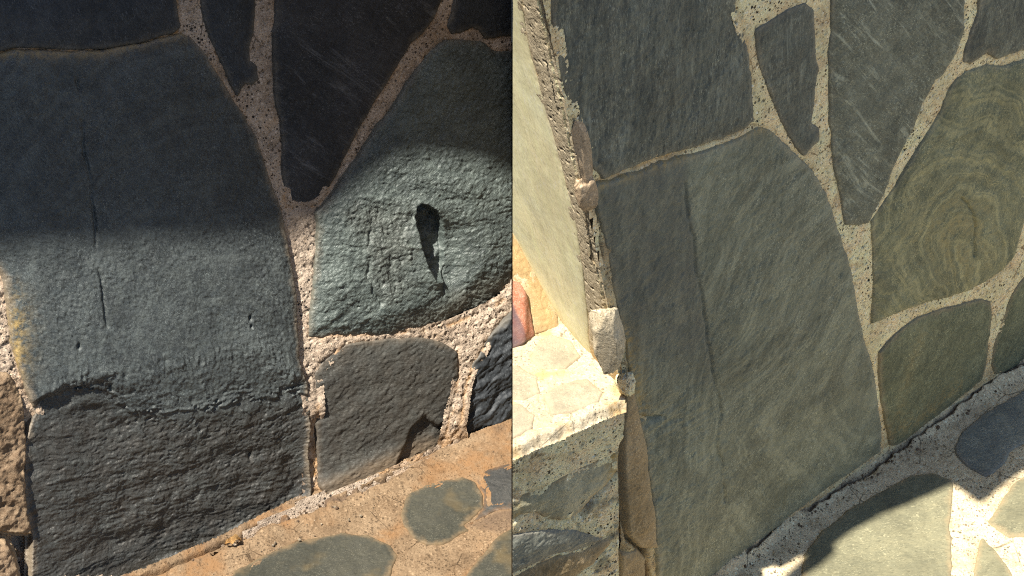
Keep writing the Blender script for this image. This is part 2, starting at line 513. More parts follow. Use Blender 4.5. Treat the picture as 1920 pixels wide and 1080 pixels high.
M['flag_pale'] = slate('flag_pale', (0.150, 0.147, 0.095), (0.201, 0.193, 0.123), (0.251, 0.232, 0.141), grain=(0.35, 1, 1), rot=0.25, grain_amt=0.5, bump=0.3,
                       rough=0.75, band=0.3, dust=(0.36, 0.27, 0.15), dust_amt=0.7, seed=13.0, spec=0.25)
M['flag_dark'] = slate('flag_dark', (0.151, 0.158, 0.138), (0.216, 0.227, 0.185), (0.371, 0.357, 0.264), grain=(0.4, 1, 1), rot=0.3, grain_amt=0.4, bump=0.3,
                       rough=0.65, dust=(0.25, 0.21, 0.16), dust_amt=0.5, seed=14.0)
M['panel_pale'] = slate('panel_pale', (0.800, 0.731, 0.467), (0.800, 0.800, 0.557), (0.800, 0.800, 0.467), grain=(1, 0.12, 1), rot=0.1, grain_amt=0.5, bump=0.05,
                        rough=0.75, streak=0.1, dust=(0.5, 0.4, 0.24), dust_amt=0.5, seed=15.0, spec=0.25)
M['ledge_flag'] = slate('ledge_flag', (0.28, 0.25, 0.18), (0.36, 0.325, 0.24), (0.42, 0.37, 0.26), grain_amt=0.5, bump=0.4, rough=0.8,
                        dust=(0.38, 0.31, 0.21), dust_amt=0.8, seed=16.0, spec=0.2)
M['stone_tan'] = slate('stone_tan', (0.36, 0.24, 0.11), (0.45, 0.32, 0.16), (0.52, 0.38, 0.2), grain_amt=0.4, bump=0.3, rough=0.8, dust_amt=0.3, seed=17.0, spec=0.2)
M['stone_red'] = slate('stone_red', (0.30, 0.10, 0.055), (0.42, 0.17, 0.10), (0.48, 0.30, 0.22), grain_amt=0.5, bump=0.3, rough=0.75, streak=0.2, dust_amt=0.3,
                       seed=18.0, spec=0.2, earth_shade=(0.07, 0.06, 0.075))
M['stone_green'] = slate('stone_green', (0.256, 0.240, 0.152), (0.400, 0.376, 0.264), (0.528, 0.480, 0.320), grain_amt=0.4, bump=0.4, rough=0.75,
                         dust=(0.28, 0.19, 0.09), dust_amt=0.8, seed=19.0, spec=0.3)
M['stone_dun'] = slate('stone_dun', (0.240, 0.174, 0.090), (0.348, 0.258, 0.150), (0.432, 0.336, 0.204), grain=(1, 0.5, 1), grain_amt=0.4, bump=0.4, rough=0.8,
                       dust=(0.36, 0.29, 0.18), dust_amt=0.6, seed=20.0, spec=0.2)
M['stone_rock'] = slate('stone_rock', (0.137, 0.090, 0.054), (0.216, 0.148, 0.094), (0.288, 0.216, 0.144), grain_amt=0.5, bump=0.8, rough=0.85,
                        dust=(0.40, 0.30, 0.19), dust_amt=0.6, seed=21.0, spec=0.2)
M['masonry'] = plain('masonry', (0.16, 0.13, 0.10))
M['soil'] = plain('soil', (0.28, 0.25, 0.20), 0.25, 12, 0.95, 0.8)
M['roof_tile'] = plain('roof_tile', (0.06, 0.045, 0.035))  # dark finish of the added, unseen slabs overhead
M['house_wall'] = plain('house_wall', (0.10, 0.085, 0.07))  # dark finish of the added, unseen light-blocking walls
M['render_wall'] = plain('render_wall', (0.30, 0.25, 0.19), 0.15, 6)
M['grit_brown'] = plain('grit_brown', (0.13, 0.09, 0.06), 0.5, 60)
M['grit_pale'] = plain('grit_pale', (0.26, 0.21, 0.15), 0.5, 60)
M['dry_leaf'] = plain('dry_leaf', (0.36, 0.22, 0.09), 0.4, 90, 0.7)

# ------------------------------------------------------------------ the relief of one stone
def stone(pl, parent, px, mat, feature=None, proud=0.004, dome=0.004, rag=0.0026, tex=0.0005, tex_f=170.0, und=0.002,
          seed=1, side=0, name='stone', label=None, round_=0.010, step=0.0016, aniso=(1, 1), deep=0.016, rim=0.004, grow=0.0042):
    poly = pl.uvs(px)
    def hf(C):
        u, v = C.u, C.v
        sd = C.sd - grow + rag * fbm(u, v, 38, 4, seed) + 0.12 * rag * fbm(u, v, 260, 2, seed + 3)
        C.sdn = sd
        ins = np.clip(-sd, 0, None)
        h = proud + dome * (1 - np.exp(-ins / 0.05)) + und * fbm(u, v, 11, 3, seed + 1)
        h = h + tex * fbm(u, v, tex_f, 3, seed + 2, 0.6, *aniso) * 2.0
        at = {'band': (u * 40 + v * 22), 'edge': ins, 'earth': np.zeros_like(u), 'stain': np.zeros_like(u)}
        C.seed = seed
        if feature is not None:
            h = feature(C, h, at)
        h = h - round_ * 0.35 * np.exp(-ins / round_)                   # worn arris
        h = h - deep * sst(sd, -rim, rim * 0.4)                         # the side of the stone, down into the joint
        return h, at
    o = sheet(name, pl, poly, hf, M[mat], parent, step, 0.009, side)
    if label: o['label'] = label
    return o

def mortar(pl, parent, px, stones, mat, feature=None, level=0.0, rough=0.0022, seed=40, side=0, name='mortar', step=0.0016, inset=0.011):
    poly = pl.uvs(px)
    SP = [pl.uvs(s) for s in stones]
    def near(u, v):
        d = np.full(u.shape, 1e9)
        for P in SP:
            lo, hi = P.min(0) - 0.06, P.max(0) + 0.06
            m = (u > lo[0]) & (u < hi[0]) & (v > lo[1]) & (v < hi[1])
            if m.any():
                d[m] = np.minimum(d[m], polysd(P, u[m], v[m]))
        return d
    cache = {}
    def drop(u, v):
        cache['d'] = near(u, v)
        return cache['d'] < -inset
    def hf(C):
        u, v = C.u, C.v
        d = cache['d']
        C.d = d
        h = level + rough * 1.6 * fbm(u, v, 24, 3, seed) + rough * 0.55 * fbm(u, v, 130, 3, seed + 1, 0.6)
        pit = sst(fbm(u, v, 120, 2, seed + 4), 0.34, 0.5)
        h = h - 0.0022 * pit
        h = h - 0.0016 * np.exp(-np.abs(d) / 0.004)                     # dragged down against the stones
        at = {'stain': 0.7 * np.exp(-np.abs(d) / 0.003) * (fbm(u, v, 16, 3, seed + 7) > 0.0), 'grime': np.zeros_like(u)}
        if feature is not None:
            h = feature(C, h, at)
        return h, at
    return sheet(name, pl, poly, hf, M[mat], parent, step, 0.0, side, drop)

def solid(name, bottom, top, mat, parent=None):
    n = len(bottom)
    vsx = [tuple(p) for p in bottom] + [tuple(p) for p in top]
    fs = [tuple(range(n))[::-1], tuple(range(n, 2 * n))] + [(i, (i + 1) % n, (i + 1) % n + n, i + n) for i in range(n)]
    return link(name, poly_mesh(name, vsx, fs), mat, parent)

# ================================================================== FIRST WALL (rough faces, sun raking over it)
WL = empty('stone_wall', (A0 + A1) / 2, 'dark slate wall with flaked rough faces, upper half shaded, middle raked by sun', 'wall', 'thing')

def crack(C, h, line, width, depth, least=0.15):
    d = linedist(line, C.PX + 7 * fbm(C.u, C.v, 22, 4, 91), C.PY)
    amp = sst(fbm(C.u, C.v, 17, 3, 92), -0.45, 0.2)
    return h - depth * (least + (1 - least) * amp) * np.exp(-(d / width) ** 2), d

L1 = [(-60, 110), (0, 102), (30, 95), (110, 98), (190, 97), (240, 88), (280, 80), (340, 64), (356, 72), (385, 105), (410, 145), (440, 195), (458, 220), (480, 265),
      (500, 330), (520, 385), (532, 440), (542, 500), (552, 560), (553, 620), (558, 680), (572, 720), (580, 760), (582, 800), (580, 860), (588, 900), (587, 935),
      (560, 955), (500, 985), (440, 1015), (380, 1050), (320, 1080), (290, 1100), (62, 1100), (65, 1010), (50, 960), (48, 830), (68, 775), (50, 730), (38, 690), (22, 640),
      (15, 580), (8, 520), (-4, 490), (-60, 470)]
LEDGE = [(-60, 800), (40, 790), (66, 776), (95, 750), (130, 738), (165, 735), (200, 738), (232, 756), (262, 775), (300, 772), (340, 770), (400, 757), (440, 746), (480, 742), (530, 742), (590, 738)]
UNDER = [(-60, 760), (60, 745), (120, 712), (180, 700), (250, 694), (330, 682), (400, 664), (480, 645), (545, 690), (600, 700)]
def f_L1(C, h, at):
    u, v, X, Y = C.u, C.v, C.PX, C.PY
    wob = 14 * fbm(u, v, 28, 4, 31) + 5 * fbm(u, v, 130, 2, 32)
    led = yline(LEDGE, X) + wob * 0.7 + 9 * flakes(u, v, 20, 4, 144)
    und = yline(UNDER, X) + wob * 1.3
    below = Y - led
    t = np.clip((Y - und) / np.maximum(led - und, 12), 0, 1)
    rimf = 1 - 0.6 * np.exp(-np.clip(-C.sdn, 0, None) / 0.010)
    h = h + 0.006 * sst(Y, 120, 560) - 0.011 * rimf * t ** 1.4
    stp = sst(below, -1.0, 7.0)
    low = sst(below, 0, 40)
    h = h - rimf * stp * (0.0014 + 0.0022 * fbm(u, v, 20, 3, 33))
    # lip along the broken edge
    h = h + 0.0022 * np.exp(-((below + 3) / 3.0) ** 2)
    # layered, torn lower face
    w = u * math.cos(0.12) + v * math.sin(0.12)
    bend = v + 0.12 * u + 0.03 * fbm(u, v, 5, 2, 34) + 0.0035 * fbm(u, v, 40, 3, 35)
    rip = ridged(u, bend, 34, 4, 36, 0.35, 3.0)
    flk = np.floor(bend * 58 + 1.6 * fbm(u, v, 16, 3, 37))
    saw = (bend * 58 + 1.6 * fbm(u, v, 16, 3, 37)) - flk
    h = h + low * (0.0008 * rip + 0.0006 * (saw - 0.5) + 0.002 * fbm(u, v, 15, 3, 38))
    h = h + low * (0.0010 * fbm(u, bend * 3, 130, 3, 39)) - low * rimf * (0.00003 + 0.00009 * sst(X, 70, 280)) * np.clip(below, 0, 270)
    # hollow under the ledge on the left and a shallow spall near the foot
    h = h - 0.007 * np.exp(-(((X - 190) / 75) ** 2 + ((Y - 800) / 42) ** 2))
    h = h + low * 0.0007 * flakes(u, bend, 15, 5, 141, 0.6, 2.4, 0.93)
    # raked middle: fine chisel-like grain
    mid = 1 - low
    a = 0.55
    gu, gv = u * math.cos(a) + v * math.sin(a), -u * math.sin(a) + v * math.cos(a)
    h = h + mid * 0.00045 * flakes(gu, gv, 16, 5, 142, 1.6, 0.6)
    patch = 0.2 + 1.1 * sst(fbm(u, v, 7, 3, 143), -0.25, 0.3)
    h = h + mid * patch * (0.0008 * fbm(gu, gv, 120, 3, 41, 0.7, 1.9, 0.8) + 0.0005 * perlin(gu * 330, gv * 180, 44))
    h = h + mid * 0.0016 * np.exp(-(((Y - und) / 28) ** 2)) * ridged(u, v, 90, 2, 43, 1.5, 0.5)
    h, d = crack(C, h, [(143, 150), (148, 200), (155, 290), (166, 370), (174, 440), (178, 500), (186, 550), (196, 610)], 2.6, 0.0034)
    for (x, y, a2, b2) in [(142, 645, 3, 6), (462, 592, 2.5, 5), (464, 608, 2, 3), (475, 858, 3, 10)]:
        h = h - 0.006 * np.exp(-(((X - x) / a2) ** 2 + ((Y - y) / b2) ** 2))
    at['band'] = np.sqrt(((X - 420) / 1.0) ** 2 + ((Y - 700) / 1.25) ** 2) * 0.045 + 0.6 * fbm(u, v, 9, 3, 45)
    at['earth'] = 0.85 * sst(below, -30, 60)  # brown lower layer, its colour darkened further for the weak light there
    at['stain'] = np.clip(np.exp(-np.abs(X - 28) / 14) * sst(Y, 500, 620) * sst(Y, 760, 660) + 0.6 * np.exp(-np.clip(Y - yline([(0, 102), (190, 97), (340, 64)], X), 0, None) / 10) * (X < 350), 0, 1)
    return h
stone(PL, WL, L1, 'slate_blue', f_L1, seed=11, proud=0.005, dome=0.007, tex=0.0002, step=0.0013, label='big slate with a broken ledge across its lower third')

L2 = [(-60, -25), (326, -25), (333, 20), (336, 50), (322, 62), (275, 74), (240, 82), (190, 91), (110, 92), (30, 88), (0, 95), (-60, 103)]
L3 = [(374, -25), (474, -25), (472, 60), (466, 75), (462, 98), (465, 115), (476, 122), (480, 145), (472, 155), (458, 153), (450, 162), (444, 175), (432, 150), (412, 110), (395, 70), (386, 40)]
L4 = [(517, -25), (515, 40), (511, 60), (513, 140), (517, 200), (525, 225), (527, 250), (528, 270), (530, 330), (533, 370), (537, 387), (555, 391), (575, 392), (590, 387), (600, 380), (612, 362),
      (625, 332), (640, 300), (655, 270), (680, 225), (700, 190), (720, 160), (735, 135), (760, 95), (768, 80), (790, 62), (810, 35), (836, -25)]
L6 = [(858, -25), (845, 25), (838, 48), (848, 61), (870, 59), (885, 50), (900, 55), (908, 71), (925, 70), (940, 66), (990, 64), (990, -25)]
L5 = [(835, 78), (870, 75), (900, 80), (925, 95), (990, 100), (990, 450), (962, 470), (955, 530), (945, 560), (920, 575), (890, 590), (860, 603), (825, 615), (790, 621), (740, 625), (690, 627),
      (640, 626), (600, 630), (580, 630), (582, 590), (588, 540), (592, 480), (594, 420), (592, 397), (606, 383), (625, 358), (645, 328), (665, 298), (685, 270), (705, 240), (725, 215), (745, 185),
      (765, 155), (785, 125), (800, 105), (815, 90)]
L7 = [(648, 648), (690, 641), (740, 636), (790, 634), (830, 645), (855, 660), (858, 700), (855, 740), (845, 770), (840, 800), (832, 845), (800, 862), (770, 876), (730, 893), (690, 912), (640, 932),
      (622, 936), (608, 915), (604, 870), (600, 810), (596, 760), (594, 720), (592, 700), (605, 680), (625, 663)]
L8 = [(990, 560), (962, 584), (940, 605), (915, 635), (900, 665), (885, 690), (874, 720), (868, 760), (862, 800), (868, 825), (880, 850), (920, 838), (990, 808)]
L9 = [(-60, 690), (12, 700), (36, 745), (44, 800), (44, 900), (46, 965), (58, 1000), (20, 996), (-60, 985)]
L10 = [(-60, 1030), (8, 1018), (24, 1040), (34, 1100), (-60, 1110)]

stone(PL, WL, L2, 'slate_black', seed=12, tex=0.0004, proud=0.003)
def f_L3(C, h, at):
    at['band'] = C.v * 70 + 1.5 * fbm(C.u, C.v, 10, 3, 46)
    return h
stone(PL, WL, L3, 'slate_black', f_L3, seed=13, proud=0.005, dome=0.002, grow=0.006)
def f_L4(C, h, at):
    a = 0.62
    gu, gv = C.u * math.cos(a) + C.v * math.sin(a), -C.u * math.sin(a) + C.v * math.cos(a)
    return h + 0.0012 * fbm(gu, gv, 22, 4, 47, 0.55, 2.6, 0.5) - 0.006 * sst(C.PY, 300, 400)
stone(PL, WL, L4, 'slate_veined', f_L4, seed=14, proud=0.006, dome=0.002, label='wedge of black slate with pale slanting veins')
stone(PL, WL, L6, 'slate_black', seed=15, side=-1, proud=0.005)

SCAR = np.array([(770, 384), (778, 378), (793, 382), (807, 391), (819, 407), (828, 432), (832, 462), (831, 500), (827, 532), (809, 526), (792, 498), (780, 464), (773, 432), (769, 404)], float)
def f_L5(C, h, at):
    u, v, X, Y = C.u, C.v, C.PX, C.PY
    h = h + 0.011 * np.exp(-(((X - 800) / 210) ** 2 + ((Y - 430) / 190) ** 2))
    wob = 6 * fbm(u, v, 36, 4, 51)
    a = -0.5
    gu, gv = u * math.cos(a) + v * math.sin(a), -u * math.sin(a) + v * math.cos(a)
    patch = 0.25 + 1.0 * sst(fbm(u, v, 8, 3, 145), -0.25, 0.3)
    h = h + patch * 0.0010 * fbm(gu, gv, 110, 4, 52, 0.62, 0.75, 1.7) + 0.0005 * perlin(gu * 190, gv * 360, 54)
    # torn, layered zone left of the scar
    zone = sst(polysd(np.array([(640, 400), (690, 378), (760, 385), (770, 470), (745, 540), (716, 560), (690, 520), (670, 450)]), X + wob * 4, Y + wob * 3), 25, -25)
    h = h + zone * (0.0014 * flakes(u, v, 14, 5, 151, 1.8, 0.7) + 0.0007 * ridged(u, v, 60, 4, 53, 0.9, 1.6))
    h = h + 0.0011 * flakes(gu, gv, 12, 5, 152, 0.7, 1.6)
    crk = linedist([(686, 432), (682, 470), (684, 505), (692, 545), (708, 566)], X + wob * 1.5, Y)
    h = h - 0.0035 * np.exp(-(crk / 3.2) ** 2) * sst(fbm(u, v, 34, 2, 153), -0.3, 0.15)
    # hollow left by a lost flake: rounded upper rim, floor sinking away below it
    sd = polysd(SCAR, X + wob * 0.5, Y)
    run = np.clip((Y - 378) / 150.0, 0, 1)
    ins = sst(sd, 1.5, -5)
    rightside = sst(X - yline2([(380, 800), (430, 812), (480, 818), (530, 822)], Y), -14, 14) * sst(Y, 375, 470) * sst(Y, 575, 510)
    h = h - ins * 0.029 * sst(run, 1.05, 0.8) * (1 + 0.25 * fbm(u, v, 60, 3, 158))
    h = h - (1 - ins) * rightside * 0.021 * np.exp(-(np.clip(sd, 0, None) / 42.0) ** 2)
    h = h + 0.0030 * (1 - rightside) * np.exp(-(np.clip(sd, 0, None) / 9.0) ** 2) * (1 - ins)
    fac = sst(polysd(np.array([(760, 525), (790, 508), (826, 498), (828, 560), (790, 580), (728, 565), (742, 545)]), X + wob, Y), 10, -12)
    h = h - fac * 0.00003 * (Y - 540)
    # waves towards the lower left, and the face turning under along the foot
    lw = sst(X, 720, 640) * sst(Y, 470, 540)
    h = h + lw * 0.0008 * np.sin((v * 1.0 - u * 0.35 + 0.012 * fbm(u, v, 18, 3, 55)) * 330) * (0.6 + 0.6 * fbm(u, v, 22, 2, 56))
    foot = Y - yline([(560, 618), (640, 610), (700, 588), (800, 560), (900, 500), (990, 470)], X) - wob * 2
    h = h - 0.00019 * np.clip(foot, 0, 90)
    h, d = crack(C, h, [(830, 500), (829, 530), (826, 556)], 2.2, 0.004)
    h, d = crack(C, h, [(748, 573), (738, 600), (728, 626)], 1.6, 0.0022)
    h = h - 0.006 * np.exp(-(((X - 764) / 6) ** 2 + ((Y - 402) / 7) ** 2))
    at['band'] = np.sqrt(((X - 800) / 0.9) ** 2 + ((Y - 500) / 1.3) ** 2) * 0.06 + 0.7 * fbm(u, v, 9, 3, 57)
    h = h + 0.0006 * flakes(C.u, C.v, 12, 4, 157)
    at['earth'] = 0.12 * zone + 0.25 * sst(foot, 0, 40) * sst(X, 720, 760)
    return h
def yline2(P, y):
    P = sorted(P)
    return np.interp(y, [p[0] for p in P], [p[1] for p in P])
stone(PL, WL, L5, 'slate_green', f_L5, seed=16, side=-1, proud=0.006, dome=0.006, step=0.0013, label='greenish slate with a lens-shaped broken scar')

def f_L7(C, h, at):
    u, v, X, Y = C.u, C.v, C.PX, C.PY
    h = h - 0.00007 * (Y - 640)
    wob = 8 * fbm(u, v, 34, 4, 61)
    a = 0.25
    gu, gv = u * math.cos(a) + v * math.sin(a), -u * math.sin(a) + v * math.cos(a)
    h = h + 0.0009 * ridged(gu, gv, 40, 4, 62, 0.7, 1.9) + 0.0007 * fbm(gu, gv, 120, 3, 63, 0.6, 0.7, 1.6)
    fl = polysd(np.array([(748, 880), (762, 835), (778, 800), (798, 780), (812, 792), (828, 800), (850, 786), (845, 850), (800, 870)]), X + wob, Y)
    h = h - 0.009 * sst(fl, 3, -7) + 0.0006 * flakes(gu, gv, 15, 5, 154, 0.7, 1.7, 0.93)
    lowl = sst(Y - yline([(590, 900), (680, 860), (760, 820), (860, 780)], X) + wob, -10, 30)
    h = h + lowl * (0.003 + 0.00006 * (Y - 850))
    at['earth'] = 0.75 * lowl * sst(Y - yline([(590, 930), (760, 850), (860, 830)], X), -30, 10) + 0.15
    return h
stone(PL, WL, L7, 'slate_rough', f_L7, seed=17, proud=0.006, dome=0.001)
def f_L8(C, h, at):
    u, v = C.u, C.v
    q = v - 0.35 * u + 0.02 * fbm(u, v, 12, 3, 66)
    return h + 0.0065 * ridged(u, q, 18, 4, 65, 0.8, 1.8) + 0.0012 * fbm(u, q, 110, 3, 67) - 0.0001 * (C.PY - 640)
stone(PL, WL, L8, 'slate_black', f_L8, seed=18, side=-1, proud=0.002, dome=0.004)
def f_rock(C, h, at):
    return h + 0.006 * ridged(C.u, C.v, 28, 4, 68) + 0.002 * fbm(C.u, C.v, 120, 3, 69)
stone(PL, WL, L9, 'stone_rock', f_rock, seed=19, proud=0.004, dome=0.006, rag=0.004, label='brown rough stone at the end of the wall')
stone(PL, WL, L10, 'stone_rock', f_rock, seed=20, proud=0.004, dome=0.006, rag=0.004)

def f_mL(C, h, at):
    X, Y, u, v = C.PX, C.PY, C.u, C.v
    lit = sst(Y, 380, 430)
    h = h + lit * (0.0022 * fbm(u, v, 90, 4, 71, 0.65))
    # thin joint between the two left-hand stones stays deep and brown
    thin = (Y < 110) & (X < 335)
    h = np.where(thin, h - 0.003, h)
    at['stain'] = np.where(thin, 0.9, at['stain'])
    low = sst(Y - yline([(0, 760), (590, 760), (840, 780), (960, 760)], X), 0, 60)
    h = h - 0.017 * low * (X > 30) * (X < 640) - 0.006 * low * (X >= 640)
    at['stain'] = np.maximum(at['stain'], 0.7 * low * (fbm(u, v, 30, 3, 72) > -0.1))
    at['grime'] = 0.75 * low * (X > 560) * sst(fbm(u, v, 40, 3, 73), -0.1, 0.3)
    left = (X < 60) & (Y > 480)
    h = np.where(left, h + 0.003 * ridged(u, v, 50, 3, 74) - 0.002, h)
    h = np.where((X < 66) & (Y > 985) & (C.d > 0), h - 0.022, h)
    return h
LMP = [(-60, -25), (990, -25), (990, 815), (880, 850), (640, 940), (600, 945), (300, 1100), (-60, 1110)]
mortar(PL, WL, LMP, [L1, L2, L3, L4, L5, L6, L7, L8, L9, L10], 'mortar_warm', f_mL, level=0.0015, side=-1)

# masonry body behind the faces: ends on the seam plane
def on_plane(pl, x, z, back):
    """point of the plane (moved back by 'back' metres) at given x and z"""
    # solve O + u U + v V - back N with world x, z
    Am = np.array([[pl.U[0], pl.V[0]], [pl.U[2], pl.V[2]]])
    rhs = np.array([x - pl.O[0] + back * pl.N[0], z - pl.O[2] + back * pl.N[2]])
    u, v = np.linalg.solve(Am, rhs)
    return pl.O + u * pl.U + v * pl.V - back * pl.N
LT = 1.30
b = [on_plane(PL, -1.6, -0.05, 0.07), on_plane(PL, -SEAM * 2, -0.05, 0.07)]
tp = [on_plane(PL, -1.6, LT, 0.07), on_plane(PL, -SEAM * 2, LT, 0.07)]
yb = tp[1][1] + 0.25
solid('backing', [b[0], b[1], (b[1][0], yb, -0.05), (b[0][0], yb, -0.05)], [tp[0], tp[1], (tp[1][0], yb, LT), (tp[0][0], yb, LT)], M['masonry'], WL)

# ================================================================== SECOND WALL (smooth cleaned faces, open shade)
WR = empty('stone_wall', (B0 + B1) / 2, 'olive grey slate wall with smooth banded faces and a sunlit corner', 'wall', 'thing')
R1 = [(1030, -25), (1040, 60), (1050, 120), (1060, 170), (1075, 225), (1090, 270), (1115, 315), (1132, 333), (1180, 316), (1230, 294), (1300, 274), (1360, 256), (1400, 239), (1412, 227), (1410, 170),
      (1404, 110), (1395, 60), (1382, 20), (1378, -25)]
R2 = [(1118, 347), (1150, 338), (1200, 323), (1240, 306), (1300, 290), (1360, 270), (1400, 252), (1425, 239), (1445, 245), (1475, 275), (1500, 300), (1520, 320), (1545, 360), (1562, 410), (1580, 460),
      (1590, 500), (1600, 550), (1610, 600), (1620, 640), (1632, 680), (1640, 720), (1645, 770), (1652, 815), (1648, 845), (1600, 880), (1540, 920), (1480, 965), (1420, 1015), (1370, 1060), (1330, 1100),
      (1234, 1100), (1230, 1030), (1228, 960), (1217, 890), (1211, 830), (1196, 780), (1182, 720), (1174, 650), (1162, 600), (1152, 540), (1142, 480), (1127, 420), (1110, 360)]
R3 = [(1420, 58), (1450, 40), (1480, 20), (1505, 12), (1520, 22), (1522, 60), (1524, 110), (1528, 130), (1522, 180), (1520, 205), (1516, 235), (1530, 245), (1532, 262), (1520, 270), (1508, 286), (1490, 265),
      (1470, 225), (1450, 180), (1435, 140), (1423, 100)]
R4 = [(1558, -25), (1557, 60), (1553, 100), (1556, 160), (1555, 220), (1560, 270), (1565, 320), (1575, 360), (1580, 400), (1584, 419), (1610, 421), (1628, 416), (1634, 402), (1655, 365), (1670, 320),
      (1690, 275), (1710, 240), (1730, 190), (1750, 150), (1765, 140), (1790, 100), (1805, 60), (1808, -25)]
R6 = [(1838, -25), (1834, 20), (1820, 60), (1808, 97), (1806, 115), (1822, 118), (1850, 98), (1868, 110), (1890, 100), (1945, 86), (1945, -25)]
R5 = [(1945, 104), (1880, 126), (1850, 122), (1812, 134), (1792, 150), (1777, 175), (1762, 210), (1745, 240), (1725, 270), (1700, 310), (1680, 345), (1660, 375), (1647, 395), (1634, 415), (1636, 450),
      (1638, 500), (1637, 550), (1634, 590), (1634, 605), (1660, 595), (1700, 578), (1740, 565), (1780, 555), (1820, 540), (1850, 525), (1880, 505), (1900, 480), (1912, 440), (1924, 390), (1945, 340)]
R7 = [(1648, 660), (1665, 640), (1690, 615), (1720, 596), (1760, 581), (1800, 571), (1835, 561), (1855, 566), (1858, 590), (1852, 630), (1850, 660), (1845, 690), (1838, 712), (1800, 744), (1760, 774),
      (1720, 804), (1680, 834), (1668, 834), (1660, 790), (1652, 750), (1647, 700)]
R8 = [(1945, 490), (1925, 515), (1905, 542), (1890, 572), (1877, 610), (1864, 650), (1860, 682), (1866, 702), (1890, 697), (1945, 672)]
R9 = [(1172, 735), (1184, 732), (1196, 785), (1208, 835), (1214, 895), (1224, 960), (1228, 1022), (1200, 1024), (1180, 1000), (1174, 930), (1170, 850)]
R11 = [(1168, 1040), (1195, 1032), (1208, 1050), (1210, 1100), (1168, 1100)]

def f_R1(C, h, at):
    at['band'] = C.u * 120 + 1.8 * fbm(C.u, C.v, 9, 4, 81, 0.5, 1.0, 0.4)
    return h + 0.0012 * fbm(C.u, C.v, 70, 4, 82, 0.55, 1.4, 0.3) + 0.0009 * flakes(C.u, C.v, 9, 5, 159, 1.8, 0.5)
stone(PR, WR, R1, 'slate_grey', f_R1, seed=31, proud=0.003, dome=0.003, rag=0.0015, deep=0.010, label='grey slate with upright streaks above the largest stone')
def f_R2(C, h, at):
    u, v, X, Y = C.u, C.v, C.PX, C.PY
    h, d = crack(C, h, [(1279, 340), (1284, 400), (1292, 450), (1303, 530), (1315, 610), (1326, 680), (1338, 740), (1342, 770), (1338, 820), (1344, 870), (1352, 935)], 2.1, 0.0036, 0.5)
    X0, Y0 = X, Y
    X, Y = X + 26 * fbm(u, v, 5, 3, 184), Y + 26 * fbm(u, v, 5, 3, 185)
    r = np.sqrt(((X - 1625) / 1.0) ** 2 + ((Y - 680) / 1.4) ** 2)
    X, Y = X0, Y0
    right = sst(X - yline2([(340, 1279), (530, 1303), (740, 1338), (935, 1352)], Y), -4, 10)
    at['band'] = right * (r * 0.058 * (1 - 0.55 * sst(Y, 580, 800)) + 0.5 * fbm(u, v, 10, 3, 83)) + (1 - right) * (u * 75 + 1.0 * fbm(u, v, 12, 3, 84))
    at['earth'] = 0.8 * (1 - right) * sst(Y, 760, 600)
    at['stain'] = np.clip(0.9 * np.exp(-np.abs(X - yline2([(560, 1158), (640, 1176), (720, 1190), (780, 1205)], Y)) / 12) * sst(Y, 580, 640) * sst(Y, 800, 760)
                          + 0.7 * np.exp(-np.clip(Y - yline([(1118, 347), (1240, 306), (1425, 240)], X), 0, None) / 7), 0, 1)
    wr = np.exp(-((Y - 785 - 0.0 * X) / 34) ** 2) * sst(X, 1390, 1250)
    h = h + wr * 0.004 * fbm(u, v, 30, 3, 85, 0.5, 0.6, 2.4) - 0.006 * np.exp(-((Y - 782 + 0.05 * (X - 1200) + 8 * fbm(u, v, 20, 2, 88)) / 4) ** 2) * sst(X, 1250, 1225)
    chips = np.exp(-np.clip(C.sdn * -1, 0, None) / 0.012) * sst(Y, 760, 820) * (X < 1290)
    h = h + chips * 0.003 * ridged(u, v, 45, 3, 86)
    h = h - 0.0025 * np.exp(-(linedist([(1465, 905), (1462, 950), (1455, 975)], X, Y) / 2) ** 2)
    return h + 0.0035 * np.exp(-(((X - 1450) / 140) ** 2 + ((Y - 640) / 220) ** 2)) + 0.0006 * fbm(u, v, 60, 3, 87) + 0.0008 * flakes(u, v, 7, 5, 155, 1.3, 0.6)
stone(PR, WR, R2, 'slate_olive', f_R2, seed=32, proud=0.004, dome=0.004, label='largest olive slate split by a fine dark crack')
def f_R3(C, h, at):
    at['band'] = C.v * 90 + 1.2 * fbm(C.u, C.v, 10, 3, 89)
    return h
stone(PR, WR, R3, 'slate_grey', f_R3, seed=33, proud=0.004, dome=0.001, grow=0.0075, rag=0.002)
def f_R4(C, h, at):
    a = 0.62
    gu, gv = C.u * math.cos(a) + C.v * math.sin(a), -C.u * math.sin(a) + C.v * math.cos(a)
    return h + 0.001 * fbm(gu, gv, 24, 4, 90, 0.55, 2.4, 0.5)
stone(PR, WR, R4, 'slate_smoky', f_R4, seed=34, proud=0.004, dome=0.002, label='wedge of smoky slate with slanting pale veins')
stone(PR, WR, R6, 'slate_grey', seed=36, proud=0.004, dome=0.002)
